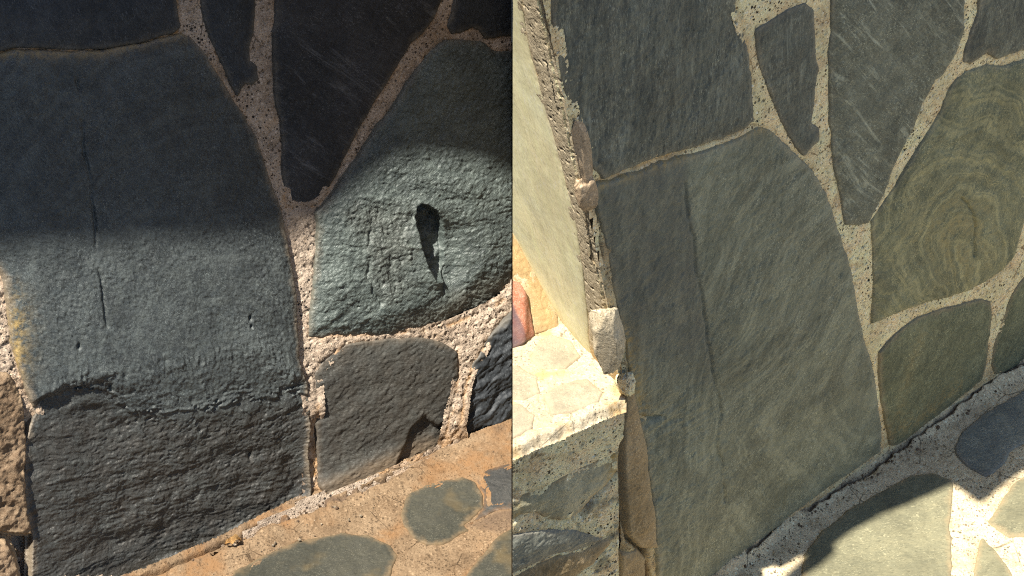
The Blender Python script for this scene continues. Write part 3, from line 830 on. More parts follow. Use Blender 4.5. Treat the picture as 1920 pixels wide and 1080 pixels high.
def f_R5(C, h, at):
    u, v, X, Y = C.u, C.v, C.PX, C.PY
    # folded layers wrapping over a core, tails running out to the left at the foot
    X0, Y0 = X, Y
    X, Y = X + 42 * fbm(u, v, 8, 3, 192) + 6 * fbm(u, v, 30, 2, 193), Y + 42 * fbm(u, v, 8, 3, 194)
    r = np.sqrt(((X - 1805) / 0.75) ** 2 + ((np.minimum(Y, 470) - 470) / 1.2) ** 2)
    tail = sst(Y, 430, 560) * sst(X, 1830, 1690)
    fold = r * (1 - tail) + tail * (0.45 * r + (Y - 440) * 1.2)
    at['band'] = fold * 0.052 + 0.35 * fbm(u, v, 12, 3, 92)
    X, Y = X0, Y0
    h, d = crack(C, h, [(1797, 366), (1808, 378), (1816, 395), (1820, 420), (1821, 455), (1820, 475)], 1.8, 0.0042)
    at['stain'] = 1.0 * np.exp(-(((X - 1795) / 75) ** 2 + ((Y - 430) / 95) ** 2)) * (0.5 + 0.5 * np.sin(fold * 0.16 + 3 * fbm(u, v, 14, 2, 195)))
    return h + 0.0004 * np.sin(fold * 0.20) + 0.0007 * flakes(u, v, 8, 5, 156)
stone(PR, WR, R5, 'slate_swirl', f_R5, seed=35, proud=0.004, dome=0.004, label='greenish slate with yellow swirling folded bands')
def f_R7(C, h, at):
    at['stain'] = 0.2 * np.exp(-(linedist([(1725, 625), (1705, 670), (1690, 720), (1680, 770)], C.PX, C.PY) / 9) ** 2)
    d = C.PY - yline([(1660, 830), (1720, 800), (1845, 700)], C.PX)
    at['stain'] = np.clip(at['stain'] + 0.5 * np.exp(-np.abs(d + 18) / 16) * (C.PX < 1800), 0, 1)
    return h + 0.0008 * fbm(C.u, C.v, 45, 3, 94)
stone(PR, WR, R7, 'slate_brown', f_R7, seed=37, proud=0.004, dome=0.004)
stone(PR, WR, R8, 'slate_brown', seed=38, proud=0.002, dome=0.003)
stone(PR, WR, R9, 'stone_dun', f_rock_soft := (lambda C, h, at: h + 0.002 * fbm(C.u, C.v, 40, 4, 95)), seed=39, proud=0.006, dome=0.004, rag=0.002, label='narrow tan strip of stone at the wall corner')
stone(PR, WR, R11, 'stone_dun', f_rock_soft, seed=41, proud=0.003, dome=0.004)

def f_mR(C, h, at):
    X, Y, u, v = C.PX, C.PY, C.u, C.v
    corner = X - yline2([(-10, 1006), (730, 1168), (1090, 1168)], Y)
    h = h - 0.005 * np.exp(-np.clip(corner, 0, None) / 10)               # rounded corner
    nearc = sst(corner, 75, 40)
    h = h + nearc * 0.0014 * ridged(u, v, 40, 3, 96)
    gap = 0.6 * np.exp(-(linedist([(1108, 395), (1118, 440), (1122, 490)], X, Y) / 5.5) ** 2)
    gap2 = np.exp(-(linedist([(1166, 760), (1168, 860), (1174, 960), (1182, 1010), (1205, 1030), (1214, 1090)], X, Y) / 5.0) ** 2)
    h = h - 0.028 * gap - 0.026 * gap2
    at['grime'] = np.clip(0.5 * nearc * sst(Y, 380, 420) + gap + gap2, 0, 1)
    thin = np.exp(-(linedist([(1120, 342), (1240, 300), (1415, 236)], X, Y) / 6) ** 2)
    h = h - 0.004 * thin
    at['stain'] = np.maximum(at['stain'], 0.8 * thin)
    low = sst(Y - yline([(1640, 760), (1850, 620)], X), 0, 60)
    at['stain'] = np.maximum(at['stain'], 0.6 * low)
    return h
RMP = [(1003, -25), (1945, -25), (1945, 676), (1870, 706), (1670, 832), (1440, 1012), (1330, 1105), (1166, 1105), (1168, 730)]
mortar(PR, WR, RMP, [R1, R2, R3, R4, R5, R6, R7, R8, R9, R11], 'mortar_grey', f_mR, level=0.0005, rough=0.0012, seed=50)

# return face at the corner: sunlit panel and mortar
def k_pt(z):
    return K0 + (K1 - K0) * (z - K0[2]) / (K1[2] - K0[2])
RP = [(940, -150), (958, -150), (986, 60), (996, 110), (1012, 165), (1026, 220), (1040, 270), (1056, 330), (1072, 390), (1084, 450), (1094, 520), (1100, 580), (1104, 640), (1108, 668), (1082, 640), (1050, 600), (1015, 540), (940, 410)]
def f_panel(C, h, at):
    at['band'] = C.u * 60
    return h + 0.0005 * fbm(C.u, C.v, 30, 3, 101, 0.5, 1.6, 0.3)
stone(PRET, WR, RP, 'panel_pale', f_panel, seed=51, side=1, proud=0.002, dome=0.001, rag=0.0015, tex=0.00006, und=0.0006, label='pale cream panel on the sunlit corner side')
RTM = [(940, -150), (979, -150), (1168, 730), (1166, 745), (940, 470)]
def f_ret(C, h, at):
    X, Y = C.PX, C.PY
    corner = yline2([(-10, 1006), (730, 1168)], Y) - X
    h = h - 0.005 * np.exp(-np.clip(corner, 0, None) / 8) + 0.0004 * fbm(C.u, C.v, 30, 3, 102)
    at['stain'] = np.maximum(at['stain'], 0.8 * sst(Y - yline([(962, 440), (1045, 590), (1165, 705)], X), -12, 4))
    return h
mortar(PRET, WR, RTM, [RP], 'mortar_sun', f_ret, level=0.001, rough=0.0005, seed=53, side=1, name='side_mortar')

def lump(name, pl, p, size, mat, parent, seed, out=0.004, rot=0.0):
    """closed, chipped lump set against a plane"""
    nu, nv = 56, 36
    th, ph = np.meshgrid(np.linspace(0, 2 * np.pi, nu, endpoint=False), np.linspace(0.02, np.pi - 0.02, nv))
    x, y, z = np.sin(ph) * np.cos(th), np.cos(ph), np.sin(ph) * np.sin(th)
    f = 1.0 / np.maximum(1e-6, (np.abs(x) ** 3.5 + np.abs(y) ** 3.5 + np.abs(z) ** 3.5) ** (1 / 3.5))
    n = 0.24 * fbm(x * 1.3 + z * 0.7, y * 1.3 - z * 0.9, 1.6, 3, seed) + 0.05 * ridged(x - z * 0.6, y + z * 0.5, 1.4, 2, seed + 2) + 0.02 * fbm(x + z, y - z, 12, 3, seed + 5)
    r = f * (0.86 + n)
    pt = np.stack([x * r, y * r, z * r], -1)
    rs = np.random.RandomState(seed)
    for _ in range(16):                                                  # broken facets
        nk = nrm(rs.randn(3))
        ex = np.clip(pt @ nk - (0.66 + 0.22 * rs.rand()), 0, None)
        pt = pt - ex[..., None] * nk * 0.93
    pt = pt * (1 + 0.05 * fbm(x * 3 + z, y * 3 - z, 3.0, 4, seed + 9)[..., None])
    co = pt * np.array(size)
    c, s = math.cos(rot), math.sin(rot)
    co[..., 0], co[..., 1] = co[..., 0] * c - co[..., 1] * s, co[..., 0] * s + co[..., 1] * c
    uv = pl.uv(p)
    co = co + np.array([uv[0], uv[1], out])
    ids = np.arange(nu * nv).reshape(nv, nu)
    q = np.stack([ids[:-1], np.roll(ids[:-1], -1, 1), np.roll(ids[1:], -1, 1), ids[1:]], -1).reshape(-1, 4)
    me = mesh_np(name, co.reshape(-1, 3), q)
    for k in ('band', 'edge', 'earth', 'stain', 'grime'):
        A = me.attributes.new(k, 'FLOAT', 'POINT')
        if k == 'edge':
            A.data.foreach_set('value', np.full(nu * nv, 1.0, np.float32))
    return link(name, me, M[mat], parent, pl.matrix())
lump('mortar_lump', PR, (1137, 628), (0.024, 0.068, 0.018), 'mortar_sun', WR, 61, 0.006, 0.16)
lump('mortar_lump', PR, (1100, 365), (0.018, 0.032, 0.009), 'mortar_brown', WR, 64, 0.0, 0.3)
lump('mortar_lump', PR, (1094, 290), (0.013, 0.060, 0.007), 'mortar_brown', WR, 66, 0.0, 0.22)
lump('mortar_lump', PR, (1166, 716), (0.012, 0.020, 0.014), 'mortar_grey', WR, 67, 0.004, 0.0)

# masonry body of the second wall, topped later by an added, unseen overhang that shades the face
RT = 1.32
def rb(z):
    k = k_pt(z)
    fb = -PR.N * 0.035
    far = np.array([B0[0], B0[1], z]) + dR * 1.6
    retd = np.array([-math.cos(R(60)), math.sin(R(60)), 0])
    tt = max(0.0, (k[0] - 0.012) / math.cos(R(60)))
    le = k + retd * tt
    inn = -PRET.N * 0.035
    kk = k + fb + inn * 0.9
    le = np.array([max(0.004, le[0]), le[1], z]) + np.array([0.0, 0.045, 0])
    back = far + np.array([-dR[1], dR[0], 0]) * 0.5
    return [kk, far + fb, back, np.array([0.004, back[1] + 0.1, z]), le]
for z in (0.0, RT): print('body', [tuple(np.round(p, 3)) for p in rb(z)])
solid('backing', rb(-0.05), rb(RT), M['masonry'], WR)

# ================================================================== LEDGE beside the second wall
LG = empty('stone_ledge', (E0 + E1) / 2 - np.array([0, 0, ZL]), 'low masonry ledge with sunlit flagged top and speckled cement face', 'ledge', 'thing')
T1 = [(1005, 648), (1030, 628), (1068, 640), (1085, 668), (1060, 690), (1020, 690), (998, 672)]
T2 = [(1022, 742), (1050, 722), (1100, 712), (1128, 735), (1120, 752), (1072, 770), (1035, 775)]
T3 = [(940, 760), (975, 758), (1002, 778), (996, 800), (940, 835)]
T4 = [(940, 690), (970, 686), (1006, 706), (1010, 735), (980, 748), (940, 745)]
for i, T in enumerate((T1, T2, T3, T4)):
    stone(PLT, LG, T, 'ledge_flag', seed=71 + i, side=1, proud=0.0012, dome=0.0006, rag=0.003, name='flagstone', deep=0.01, round_=0.004)
def f_lt(C, h, at):
    d = C.PY - 14 - yline([(940, 842), (962, 832), (1030, 800), (1168, 742)], C.PX)
    at['stain'] = np.maximum(at['stain'] * 0.8, 0.8 * sst(fbm(C.u, C.v, 22, 4, 104), 0.0, 0.35))
    return h - 0.014 * sst(d + 5 * fbm(C.u, C.v, 60, 3, 105), -9, 1)
mortar(PLT, LG, [(940, 640), (1050, 585), (1172, 735), (1176, 756), (1168, 759), (940, 859)], [T1, T2, T3, T4], 'mortar_sun', f_lt, level=0.0, rough=0.002, seed=54, side=1, name='top_mortar')
F1 = [(940, 945), (985, 930), (1040, 905), (1085, 880), (1130, 862), (1160, 850), (1160, 882), (1135, 912), (1110, 935), (1090, 960), (1068, 975), (1035, 975), (1005, 962), (980, 965), (940, 985)]
F2 = [(940, 1010), (990, 1000), (1040, 995), (1080, 996), (1110, 1005), (1125, 1012), (1090, 1030), (1040, 1038), (1010, 1052), (960, 1075), (940, 1080)]
F3 = [(940, 1100), (985, 1072), (1040, 1046), (1095, 1034), (1140, 1012), (1146, 1018), (1110, 1058), (1085, 1075), (1060, 1105), (940, 1130)]
def f_F1(C, h, at):
    at['stain'] = np.clip(sst(C.PX, 1125, 1152) + 0.6 * sst(C.PX, 990, 965), 0, 1)
    return h + 0.004 * fbm(C.u, C.v, 22, 3, 106)
stone(PLF, LG, F1, 'stone_green', f_F1, seed=75, side=1, proud=0.001, dome=0.003, label='greenish stone with a rusty right end')
stone(PLF, LG, F2, 'flag_dark', f_rock_soft, seed=76, side=1, proud=0.002, dome=0.004)
stone(PLF, LG, F3, 'stone_dun', f_rock_soft, seed=77, side=1, proud=0.002, dome=0.004)
def f_lf(C, h, at):
    d = C.PY - yline([(940, 842), (962, 832), (1030, 800), (1168, 742)], C.PX)
    h = h + 0.004 * sst(d, 90, 40) - 0.012 * sst(d + 4 * fbm(C.u, C.v, 50, 3, 107), 10, 0)
    lo = sst(C.PY, 880, 960)
    h = h + lo * 0.0015 * (ridged(C.u, C.v, 55, 3, 108) - 0.6)
    h = h - 0.02 * np.exp(-((C.PX - yline2([(740, 1168), (1090, 1170)], C.PY)) / 5) ** 2) * sst(C.PY, 820, 860)
    h = h - 0.010 * np.exp(-(linedist([(1150, 890), (1110, 940), (1090, 965)], C.PX, C.PY) / 6) ** 2)
    at['grime'] = 0.6 * lo * sst(fbm(C.u, C.v, 30, 3, 109), 0.0, 0.3) + np.exp(-(linedist([(1163, 850), (1166, 1000)], C.PX, C.PY) / 5) ** 2)
    at['grime'] = np.clip(at['grime'], 0, 1)
    return h
mortar(PLF, LG, [(940, 842), (1168, 741), (1169, 1105), (1120, 1180), (940, 1270)], [F1, F2, F3], 'mortar_grey', f_lf, level=0.0, rough=0.0012, seed=55, side=1, name='face_mortar')
# upright tan and red stones bedded at the back of the ledge
Q0, Q1 = hit((962, 650), PLT.O, Z), hit((1050, 610), PLT.O, Z)
dq = nrm(Q1 - Q0)
nq = np.array([dq[1], -dq[0], 0])
PB = Plane(Q0, dq, Z * math.cos(R(42)) - nq * math.sin(R(42)))
S1_ = [(940, 405), (962, 440), (985, 478), (1012, 525), (1046, 590), (1048, 612), (1004, 625), (1000, 600), (988, 552), (974, 528), (940, 515)]
S2_ = [(940, 520), (970, 531), (984, 553), (996, 600), (1000, 628), (975, 646), (940, 662)]
stone(PB, LG, S1_, 'stone_tan', seed=78, side=1, proud=0.001, dome=0.002, rag=0.0015, label='tan upright slab bedded at the back of the ledge')
def f_red(C, h, at):
    at['earth'] = 0.9 * sst(C.PX - yline2([(560, 955), (640, 985)], C.PY), 3, -3)
    return h + 0.005 * np.exp(-((C.PX - 978) / 10) ** 2)
stone(PB, LG, S2_, 'stone_red', f_red, seed=79, side=1, proud=0.004, dome=0.003, rag=0.0015, label='reddish stone with a dark corner bedded on the ledge')
def f_pb(C, h, at):
    at['stain'] = np.full_like(C.u, 0.6)
    return h
mortar(PB, LG, [(940, 380), (1060, 590), (1056, 620), (940, 672)], [S1_, S2_], 'mortar_sun', f_pb, level=0.0, rough=0.001, seed=56, side=1, name='back_mortar')
ib = [(0.004, E0[1] + 0.03), (E1[0] - 0.012, E1[1] + 0.022), (0.02, -0.12), (0.004, -0.10)]
solid('backing', [(x, y, -0.05) for x, y in ib], [(x, y, ZL - 0.022) for x, y in ib], M['masonry'], LG)

# ================================================================== PAVING
BASE_L = [(-60, 1215), (120, 1150), (270, 1085), (330, 1065), (390, 1035), (450, 1005), (520, 970), (590, 937), (640, 925), (700, 905), (760, 877), (820, 853), (870, 840), (962, 808), (1000, 793)]
G1 = [(425, 1100), (440, 1075), (490, 1045), (560, 1017), (640, 1002), (690, 1006), (730, 1022), (742, 1045), (735, 1070), (720, 1100), (700, 1140), (480, 1150)]
G2 = [(755, 955), (765, 932), (800, 912), (840, 899), (868, 896), (890, 906), (903, 930), (906, 950), (888, 965), (868, 985), (878, 996), (855, 1005), (830, 1021), (800, 1021), (775, 1005), (758, 985)]
G3 = [(890, 893), (930, 878), (1000, 860), (1000, 945), (930, 956), (895, 974), (880, 985), (894, 968), (909, 950), (907, 925)]
G4 = [(865, 1100), (885, 1065), (905, 1042), (932, 1010), (965, 990), (1000, 975), (1000, 1140), (880, 1140)]
PVL = empty('pavement', (A0 + A1) / 2 + np.array([0, -0.2, 0]), kind='structure')
def f_flag(C, h, at):
    at['band'] = C.v * 90 + 1.4 * fbm(C.u, C.v, 8, 3, 111)
    h = h + 0.0006 * flakes(C.u, C.v, 12, 4, 157)
    at['earth'] = 0.35 * sst(fbm(C.u, C.v, 14, 4, 112), 0.2, 0.5)
    return h
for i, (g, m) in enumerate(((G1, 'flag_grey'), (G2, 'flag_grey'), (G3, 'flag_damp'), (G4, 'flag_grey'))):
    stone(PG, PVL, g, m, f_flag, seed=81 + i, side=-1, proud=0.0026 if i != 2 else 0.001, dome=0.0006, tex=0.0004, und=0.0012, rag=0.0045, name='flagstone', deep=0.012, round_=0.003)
CRK_L = [(400, 1040), (420, 1028), (440, 1020), (470, 1003), (505, 985), (540, 975), (575, 962), (615, 944), (640, 940), (668, 925), (700, 914), (725, 905), (745, 892), (760, 883)]
def f_gL(C, h, at):
    X, Y, u, v = C.PX, C.PY, C.u, C.v
    d = Y - yline(BASE_L, X)                                             # pixels in front of the wall foot
    h = h + 0.011 * np.exp(-np.clip(d + 10, 0, None) / 24) + 0.003 * np.exp(-((d - 30) / 18) ** 2) * (1 + fbm(u, v, 20, 3, 113))
    k = linedist(CRK_L, X + 7 * fbm(u, v, 50, 3, 114), Y + 6 * fbm(u, v, 60, 3, 115))
    h = h - 0.020 * np.exp(-(k / 3.6) ** 2) * sst(fbm(u, v, 26, 2, 116), -0.45, -0.1)
    h = h + 0.0016 * np.exp(-np.clip(d, 0, None) / 40) * ridged(u, v, 45, 3, 128)
    h = h - 0.012 * np.exp(-(linedist([(258, 1096), (330, 1066), (400, 1034), (440, 1016)], X, Y + 4 * fbm(u, v, 60, 2, 117)) / 2.4) ** 2)
    at['grime'] = np.clip(0.9 * np.exp(-(k / 4) ** 2) + 0.55 * np.exp(-np.clip(d + 4, 0, None) / 9) * sst(fbm(u, v, 30, 3, 118), -0.1, 0.3)
                          + 0.75 * sst(polysd(np.array([(880, 985), (930, 962), (1000, 950), (1000, 985), (930, 996)]), X, Y), 8, -4), 0, 1)
    at['stain'] = np.clip(at['stain'] * 0.5 + 0.9 * sst(fbm(u, v, 9, 3, 119), 0.05, 0.35) + 0.6 * sst(X, 860, 950) * sst(Y, 900, 860), 0, 1)
    return h
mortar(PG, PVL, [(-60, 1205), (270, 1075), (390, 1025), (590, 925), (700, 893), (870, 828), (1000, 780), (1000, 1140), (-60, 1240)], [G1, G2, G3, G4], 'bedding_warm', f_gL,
       level=0.001, rough=0.0011, seed=57, side=-1, name='bedding')

BASE_R = [(1240, 1160), (1330, 1085), (1400, 1033), (1440, 1005), (1485, 968), (1590, 888), (1665, 833), (1790, 762), (1865, 707), (1922, 680), (1990, 640)]
H1 = [(1500, 1110), (1510, 1042), (1540, 1000), (1590, 960), (1650, 926), (1710, 893), (1750, 889), (1785, 902), (1783, 940), (1778, 985), (1783, 1040), (1778, 1110)]
H2 = [(1790, 840), (1805, 812), (1840, 781), (1875, 760), (1925, 731), (1990, 700), (1990, 800), (1925, 829), (1892, 845), (1882, 866), (1862, 885), (1845, 893), (1812, 873), (1796, 858)]
H3 = [(1857, 980), (1872, 950), (1900, 912), (1930, 888), (1990, 850), (1990, 1005), (1925, 1006), (1892, 1008), (1870, 992)]
H4 = [(1826, 1110), (1834, 1030), (1842, 1012), (1862, 1032), (1890, 1066), (1912, 1110)]
PVR = empty('pavement', (B0 + B1) / 2 + np.array([0.1, -0.2, 0]), kind='structure')
def f_flagR(C, h, at):
    at['band'] = (C.v * 0.9 + C.u * 0.3) * 130 + 1.6 * fbm(C.u, C.v, 9, 3, 121)
    return h
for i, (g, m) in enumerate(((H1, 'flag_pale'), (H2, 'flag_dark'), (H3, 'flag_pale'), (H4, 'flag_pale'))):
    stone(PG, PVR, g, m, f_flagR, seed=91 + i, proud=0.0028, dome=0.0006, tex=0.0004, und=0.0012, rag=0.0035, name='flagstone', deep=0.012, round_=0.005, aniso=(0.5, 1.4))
CRK_R = [(1400, 1046), (1440, 1012), (1468, 985), (1490, 966), (1508, 966), (1540, 945), (1562, 926), (1590, 910), (1622, 892), (1655, 868), (1690, 842), (1722, 820), (1762, 795), (1800, 765), (1832, 742), (1864, 716), (1890, 703), (1922, 690), (1990, 655)]
def f_gR(C, h, at):
    X, Y, u, v = C.PX, C.PY, C.u, C.v
    d = Y - yline(BASE_R, X)
    h = h + 0.010 * sst(d, 34, 10) * (1 + 0.35 * fbm(u, v, 25, 3, 123)) + 0.010 * np.exp(-np.clip(d + 5, 0, None) / 12)
    k = linedist(CRK_R, X + 5 * fbm(u, v, 50, 3, 124), Y + 6 * fbm(u, v, 60, 3, 125))
    h = h - 0.013 * np.exp(-(k / 2.0) ** 2) * sst(fbm(u, v, 20, 2, 126), -0.5, -0.1)
    at['grime'] = np.clip(0.9 * np.exp(-(k / 3) ** 2) + 0.15 * np.exp(-np.abs(d) / 7), 0, 1)
    at['stain'] = np.clip(0.6 * np.exp(-np.abs(C.d) / 0.004) * sst(fbm(u, v, 14, 2, 127), -0.1, 0.2) + 0.3 * sst(polysd(np.array([(1600, 910), (1700, 850), (1790, 820), (1800, 880), (1700, 885)]), X, Y), 20, -20), 0, 1)
    return h
mortar(PG, PVR, [(1230, 1160), (1325, 1080), (1440, 993), (1590, 876), (1790, 750), (1922, 668), (1990, 630), (1990, 1130), (1240, 1170)], [H1, H2, H3, H4], 'bedding_pale', f_gR,
       level=0.001, rough=0.0010, seed=58, name='bedding')

# wide ground around the paving
GS = 900.0
gme = poly_mesh('ground', [(-GS, -GS, -0.012), (GS, -GS, -0.012), (GS, GS, -0.012), (-GS, GS, -0.012)], [(0, 1, 2, 3)])
tag(link('ground', gme, M['soil']), kind='structure')

# ================================================================== ADDED SHADE CASTERS (unseen, above the picture)
def cast(p, plane_O, plane_N, z, proud=0.0):
    """point at height z that throws its shadow on the plane where the pixel p lies"""
    w = hit(p, plane_O + plane_N * proud, plane_N)
    return w + S * ((z - w[2]) / S[2])
ZR = 2.6
edgeL = [(-260, 470), (-60, 468), (60, 466), (180, 462), (300, 458), (420, 452), (520, 440), (560, 405), (600, 392), (640, 352), (690, 322), (740, 298), (800, 282), (860, 284), (920, 300), (962, 322)]
front = [cast(p, PL.O, PL.N, ZR, 0.014 if p[0] < 580 else 0.022)[:2] for p in edgeL]
print('eave', [tuple(np.round(p, 3)) for p in front])
shade_slab_poly = [(front[0][0] - 1.5, front[0][1] - 0.8)] + [tuple(p) for p in front] + [tuple(cast(p, PL.O, PL.N, ZR, 0.01)[:2]) for p in ((985, 200), (985, 60), (985, -60))] + [(front[-1][0] + 0.35, front[-1][1] + 2.0), (front[0][0] - 1.5, front[-1][1] + 2.0)]
tag(prism('roof', shade_slab_poly, ZR, ZR + 0.06, M['roof_tile']), kind='structure')  # added unseen slab, edge shaped to throw the first wall's shadow line

# unseen slab and dark walls added to keep sky light off the first wall
fx0, fx1 = front[0][0] - 1.5, front[-1][0] + 0.02
ys = min(p[1] for p in front) - 0.52
far_slab = [(-6.0, -6.5), (-0.30, -6.5), (-0.30, -1.72), (0.0, -1.70), (0.0, ys), (-6.0, ys - 0.1)]
tag(prism('roof', far_slab, ZR, ZR + 0.06, M['roof_tile']), kind='structure')
tag(prism('house_wall', [(-6.0, -6.7), (-0.3, -6.7), (-0.3, -6.5), (-6.0, -6.5)], -0.01, ZR, M['house_wall']), kind='structure')
tag(prism('house_wall', [(-3.4, -6.4), (-3.2, -6.4), (-3.2, 2.0), (-3.4, 2.0)], -0.01, ZR, M['house_wall']), kind='structure')

ZC = RT
edgeR = [(1380, 1160), (1450, 1120), (1515, 1077), (1547, 1050), (1544, 1036), (1580, 1008), (1625, 985), (1632, 976), (1700, 950), (1745, 930), (1787, 910), (1812, 928), (1836, 946), (1866, 920), (1922, 880), (2050, 800), (2250, 690)]
fr = [cast(p, ORG, Z, ZC)[:2] for p in edgeR]
print('coping', [tuple(np.round(p, 3)) for p in fr])
bk = [np.array(p) for p in rb(ZC)]
cop = [tuple(p) for p in fr] + [tuple(bk[1][:2] + np.array([0.4, 0.3])), tuple(bk[2][:2]), tuple(bk[4][:2] + np.array([0.1, 0.2])), tuple(bk[0][:2] + np.array([0.02, 0.02]))]
prism('coping', cop, ZC, ZC + 0.05, M['masonry'], WR)  # added unseen overhang, edge fitted to the shadow on the paving

# ------------------------------------------------------------------ a dry leaf caught in the crack at the wall foot
def leaf(p, rz, length, width):
    w = hit(p, ORG, Z)
    n = 12
    vs_, fs = [], []
    for k in range(n + 1):
        t = k / n
        wd = width * math.sin(math.pi * min(1, t * 0.96 + 0.02)) ** 0.8 * (1 + 0.15 * math.sin(t * 19))
        z = 0.010 * math.sin(t * 2.6) + 0.003 * math.sin(t * 11)
        vs_ += [(t * length, -wd, z + 0.006), (t * length, 0, z), (t * length, wd, z + 0.005)]
    m = len(vs_)
    vs_ += [(x, y, z - 0.0007) for x, y, z in vs_]
    for k in range(n):
        for j in range(2):
            a = k * 3 + j
            fs += [(a, a + 3, a + 4, a + 1), (m + a, m + a + 1, m + a + 4, m + a + 3)]
    me = poly_mesh('dry_leaf', vs_, fs)
    o = link('dry_leaf', me, M['dry_leaf'], None, Matrix.Translation((w[0], w[1], w[2] + 0.006)) @ Matrix.Rotation(rz, 4, 'Z') @ Matrix.Rotation(0.25, 4, 'X'))
    return tag(o, 'small curled dry leaf caught in the crack at the wall foot', 'leaf')
leaf((422, 1030), 0.35, 0.024, 0.0055)

# ------------------------------------------------------------------ grit lying on the paving (nobody could count it)
def grit(parent, region, n, seed, mat, x_lo=None, x_hi=None, zlift=0.004):
    rs = np.random.RandomState(seed)
    P = np.array(region, float)
    t = (1 + 5 ** 0.5) / 2
    ico = np.array([(-1, t, 0), (1, t, 0), (-1, -t, 0), (1, -t, 0), (0, -1, t), (0, 1, t), (0, -1, -t), (0, 1, -t), (t, 0, -1), (t, 0, 1), (-t, 0, -1), (-t, 0, 1)]) / 1.9
    fc = [(0, 11, 5), (0, 5, 1), (0, 1, 7), (0, 7, 10), (0, 10, 11), (1, 5, 9), (5, 11, 4), (11, 10, 2), (10, 7, 6), (7, 1, 8), (3, 9, 4), (3, 4, 2), (3, 2, 6), (3, 6, 8), (3, 8, 9), (4, 9, 5), (2, 4, 11), (6, 2, 10), (8, 6, 7), (9, 8, 1)]
    vs_, fs, k = [], [], 0
    lo, hi = P.min(0), P.max(0)
    while k < n:
        p = lo + rs.rand(2) * (hi - lo)
        if polysd(P, np.array([p[0]]), np.array([p[1]]))[0] > 0: continue
        w = gp(p)
        if (x_hi is not None and w[0] > x_hi) or (x_lo is not None and w[0] < x_lo): continue
        r = 0.0008 + 0.0022 * rs.rand() ** 3
        q = ico * (0.75 + 0.5 * rs.rand(12, 1)) * r * (0.7 + 0.6 * rs.rand(1, 3))
        b0 = len(vs_)
        vs_ += [tuple(w + v + np.array([0, 0, r * 0.5 + zlift])) for v in q]
        fs += [(a + b0, b + b0, c + b0) for a, b, c in fc]
        k += 1
    o = link('grit', poly_mesh('grit', vs_, fs), M[mat], parent)
    o['kind'] = 'stuff'
grit(PVL, [(300, 1085), (600, 945), (962, 822), (962, 846), (640, 955), (400, 1060)], 90, 5, 'grit_brown', x_hi=-0.004)
grit(PVL, [(420, 1085), (620, 950), (760, 900), (740, 940), (640, 990), (470, 1060)], 30, 6, 'grit_pale', x_hi=-0.004)
grit(PVR, [(1370, 1085), (1600, 905), (1925, 690), (1925, 712), (1620, 915), (1420, 1060)], 70, 7, 'grit_brown', x_lo=0.02, zlift=0.005)

# ------------------------------------------------------------------ the masonry and paving go on around the picture (coarser)
def surround(pl, parent, core_px, u_rng, v_rng, mats, mmat, seed, side=0, cell=0.17, keep=None, name='stone', bed='mortar', proud=0.005, zoff=-0.002):
    core = pl.uvs(core_px)
    rs = np.random.RandomState(seed)
    nu, nv = int((u_rng[1] - u_rng[0]) / cell), int((v_rng[1] - v_rng[0]) / (cell * 0.8))
    jx = u_rng[0] + (np.arange(nu + 1)[None, :] + 0.30 * rs.randn(nv + 1, nu + 1).clip(-1, 1)) * (u_rng[1] - u_rng[0]) / nu
    jy = v_rng[0] + (np.arange(nv + 1)[:, None] + 0.30 * rs.randn(nv + 1, nu + 1).clip(-1, 1)) * (v_rng[1] - v_rng[0]) / nv
    polys = []
    for r in range(nv):
        for c in range(nu):
            P = np.array([(jx[r, c], jy[r, c]), (jx[r, c + 1], jy[r, c + 1]), (jx[r + 1, c + 1], jy[r + 1, c + 1]), (jx[r + 1, c], jy[r + 1, c])])
            ctr = P.mean(0)
            t = np.linspace(0, 1, 6)[:-1]
            E = np.concatenate([P[k] + (P[(k + 1) % 4] - P[k]) * t[:, None] for k in range(4)])
            Q = ctr + (E - ctr) * 0.87
            Q += (0.5 - np.abs(t.repeat(1)[np.arange(20) % 5] - 0.5))[:, None] * (Q - ctr) * 0.12
            if polysd(core, Q[:, 0], Q[:, 1]).min() < 0.006: continue
            if keep is not None and not keep(Q): continue
            polys.append(Q)
    k = 0
    def hs(sd_seed):
        def hf(C):
            sd = C.sd + 0.003 * fbm(C.u, C.v, 34, 3, sd_seed)
            h = proud + 0.003 * fbm(C.u, C.v, 12, 3, sd_seed + 1) + 0.0008 * flakes(C.u, C.v, 10, 5, sd_seed + 2) - 0.02 * sst(sd, -0.008, 0.002)
            return h, {'band': C.u * 60 + C.v * 30, 'edge': np.clip(-sd, 0, None), 'earth': np.zeros_like(sd), 'stain': np.zeros_like(sd)}
        return hf
    for Q in polys:
        sheet(name, pl, Q, hs(seed + k), M[mats[k % len(mats)]], parent, 0.005, 0.006, side)
        k += 1
    rect = [(u_rng[0], v_rng[0]), (u_rng[1], v_rng[0]), (u_rng[1], v_rng[1]), (u_rng[0], v_rng[1])]
    def drop(u, v):
        d = polysd(core, u, v) < -0.02
        if keep is not None:
            d |= ~keep(np.stack([u, v], -1), True)
        return d
    def hm(C):
        z = np.zeros_like(C.u)
        return 0.003 * fbm(C.u, C.v, 26, 4, seed + 90) + zoff, {'stain': z, 'grime': z}
    sheet(bed, pl, rect, hm, M[mmat], parent, 0.006, 0.0, side, drop)

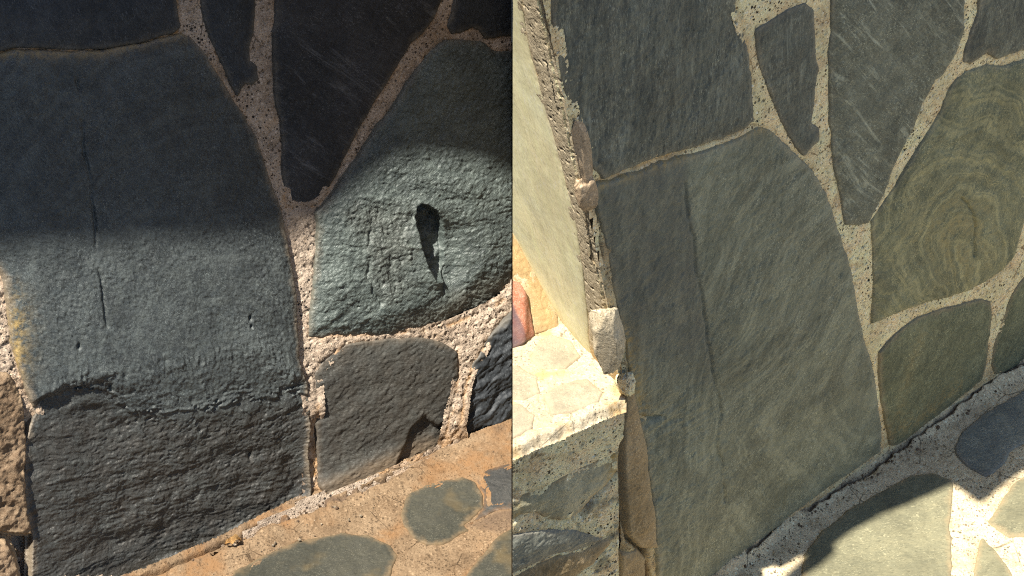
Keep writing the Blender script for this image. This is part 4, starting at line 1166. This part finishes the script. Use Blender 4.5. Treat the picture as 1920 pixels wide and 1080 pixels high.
surround(PL, WL, LMP, (-1.25, 0.02), (-0.02, 1.30), ['slate_black', 'slate_blue', 'slate_rough'], 'mortar_warm', 301, side=-1)
kc = PR.uvs([(1006, -10), (1168, 730)])
def keep_r(Q, mask=False):
    """right of the slanting corner only"""
    x = Q[..., 0] - (kc[0][0] + (Q[..., 1] - kc[0][1]) * (kc[1][0] - kc[0][0]) / (kc[1][1] - kc[0][1]))
    return x > 0.004 if mask else bool((x > 0.012).all())
ru = PR.uvs([(1003, -25), (1945, 676)])
surround(PR, WR, RMP, (ru[0][0] - 0.15, 1.45), (-0.02, RT - 0.01), ['slate_grey', 'slate_olive', 'slate_brown'], 'mortar_grey', 341, keep=keep_r)
def keep_ground_l(Q, mask=False):
    w = (Q[..., 0] - A1[0]) * nh[0] + (Q[..., 1] - A1[1]) * nh[1]
    return w > -0.01 if mask else bool((w > 0.01).all())
LGP = [(-60, 1205), (270, 1075), (390, 1025), (590, 925), (700, 893), (870, 828), (1000, 780), (1000, 1140), (-60, 1240)]
surround(PG, PVL, LGP, (-1.5, 0.0), (-1.25, 0.1), ['flag_grey'], 'bedding_warm', 381, side=-1, cell=0.2, keep=keep_ground_l, name='flagstone', bed='bedding', proud=0.002, zoff=-0.001)
def keep_ground_r(Q, mask=False):
    w = (Q[..., 0] - B0[0]) * PR.N[0] + (Q[..., 1] - B0[1]) * PR.N[1]
    f = (Q[..., 0] - E1[0]) * PLF.N[0] + (Q[..., 1] - E1[1]) * PLF.N[1]
    ok = (w > -0.01) & ((f > 0.0) | (Q[..., 0] > 0.14))
    return ok if mask else bool(((w > 0.01) & ((f > 0.01) | (Q[..., 0] > 0.16))).all())
RGP = [(1230, 1160), (1325, 1080), (1440, 993), (1590, 876), (1790, 750), (1922, 668), (1990, 630), (1990, 1130), (1240, 1170)]
surround(PG, PVR, RGP, (0.0, 1.9), (-1.25, 0.9), ['flag_pale'], 'bedding_pale', 421, side=1, cell=0.2, keep=keep_ground_r, name='flagstone', bed='bedding', proud=0.002, zoff=-0.001)
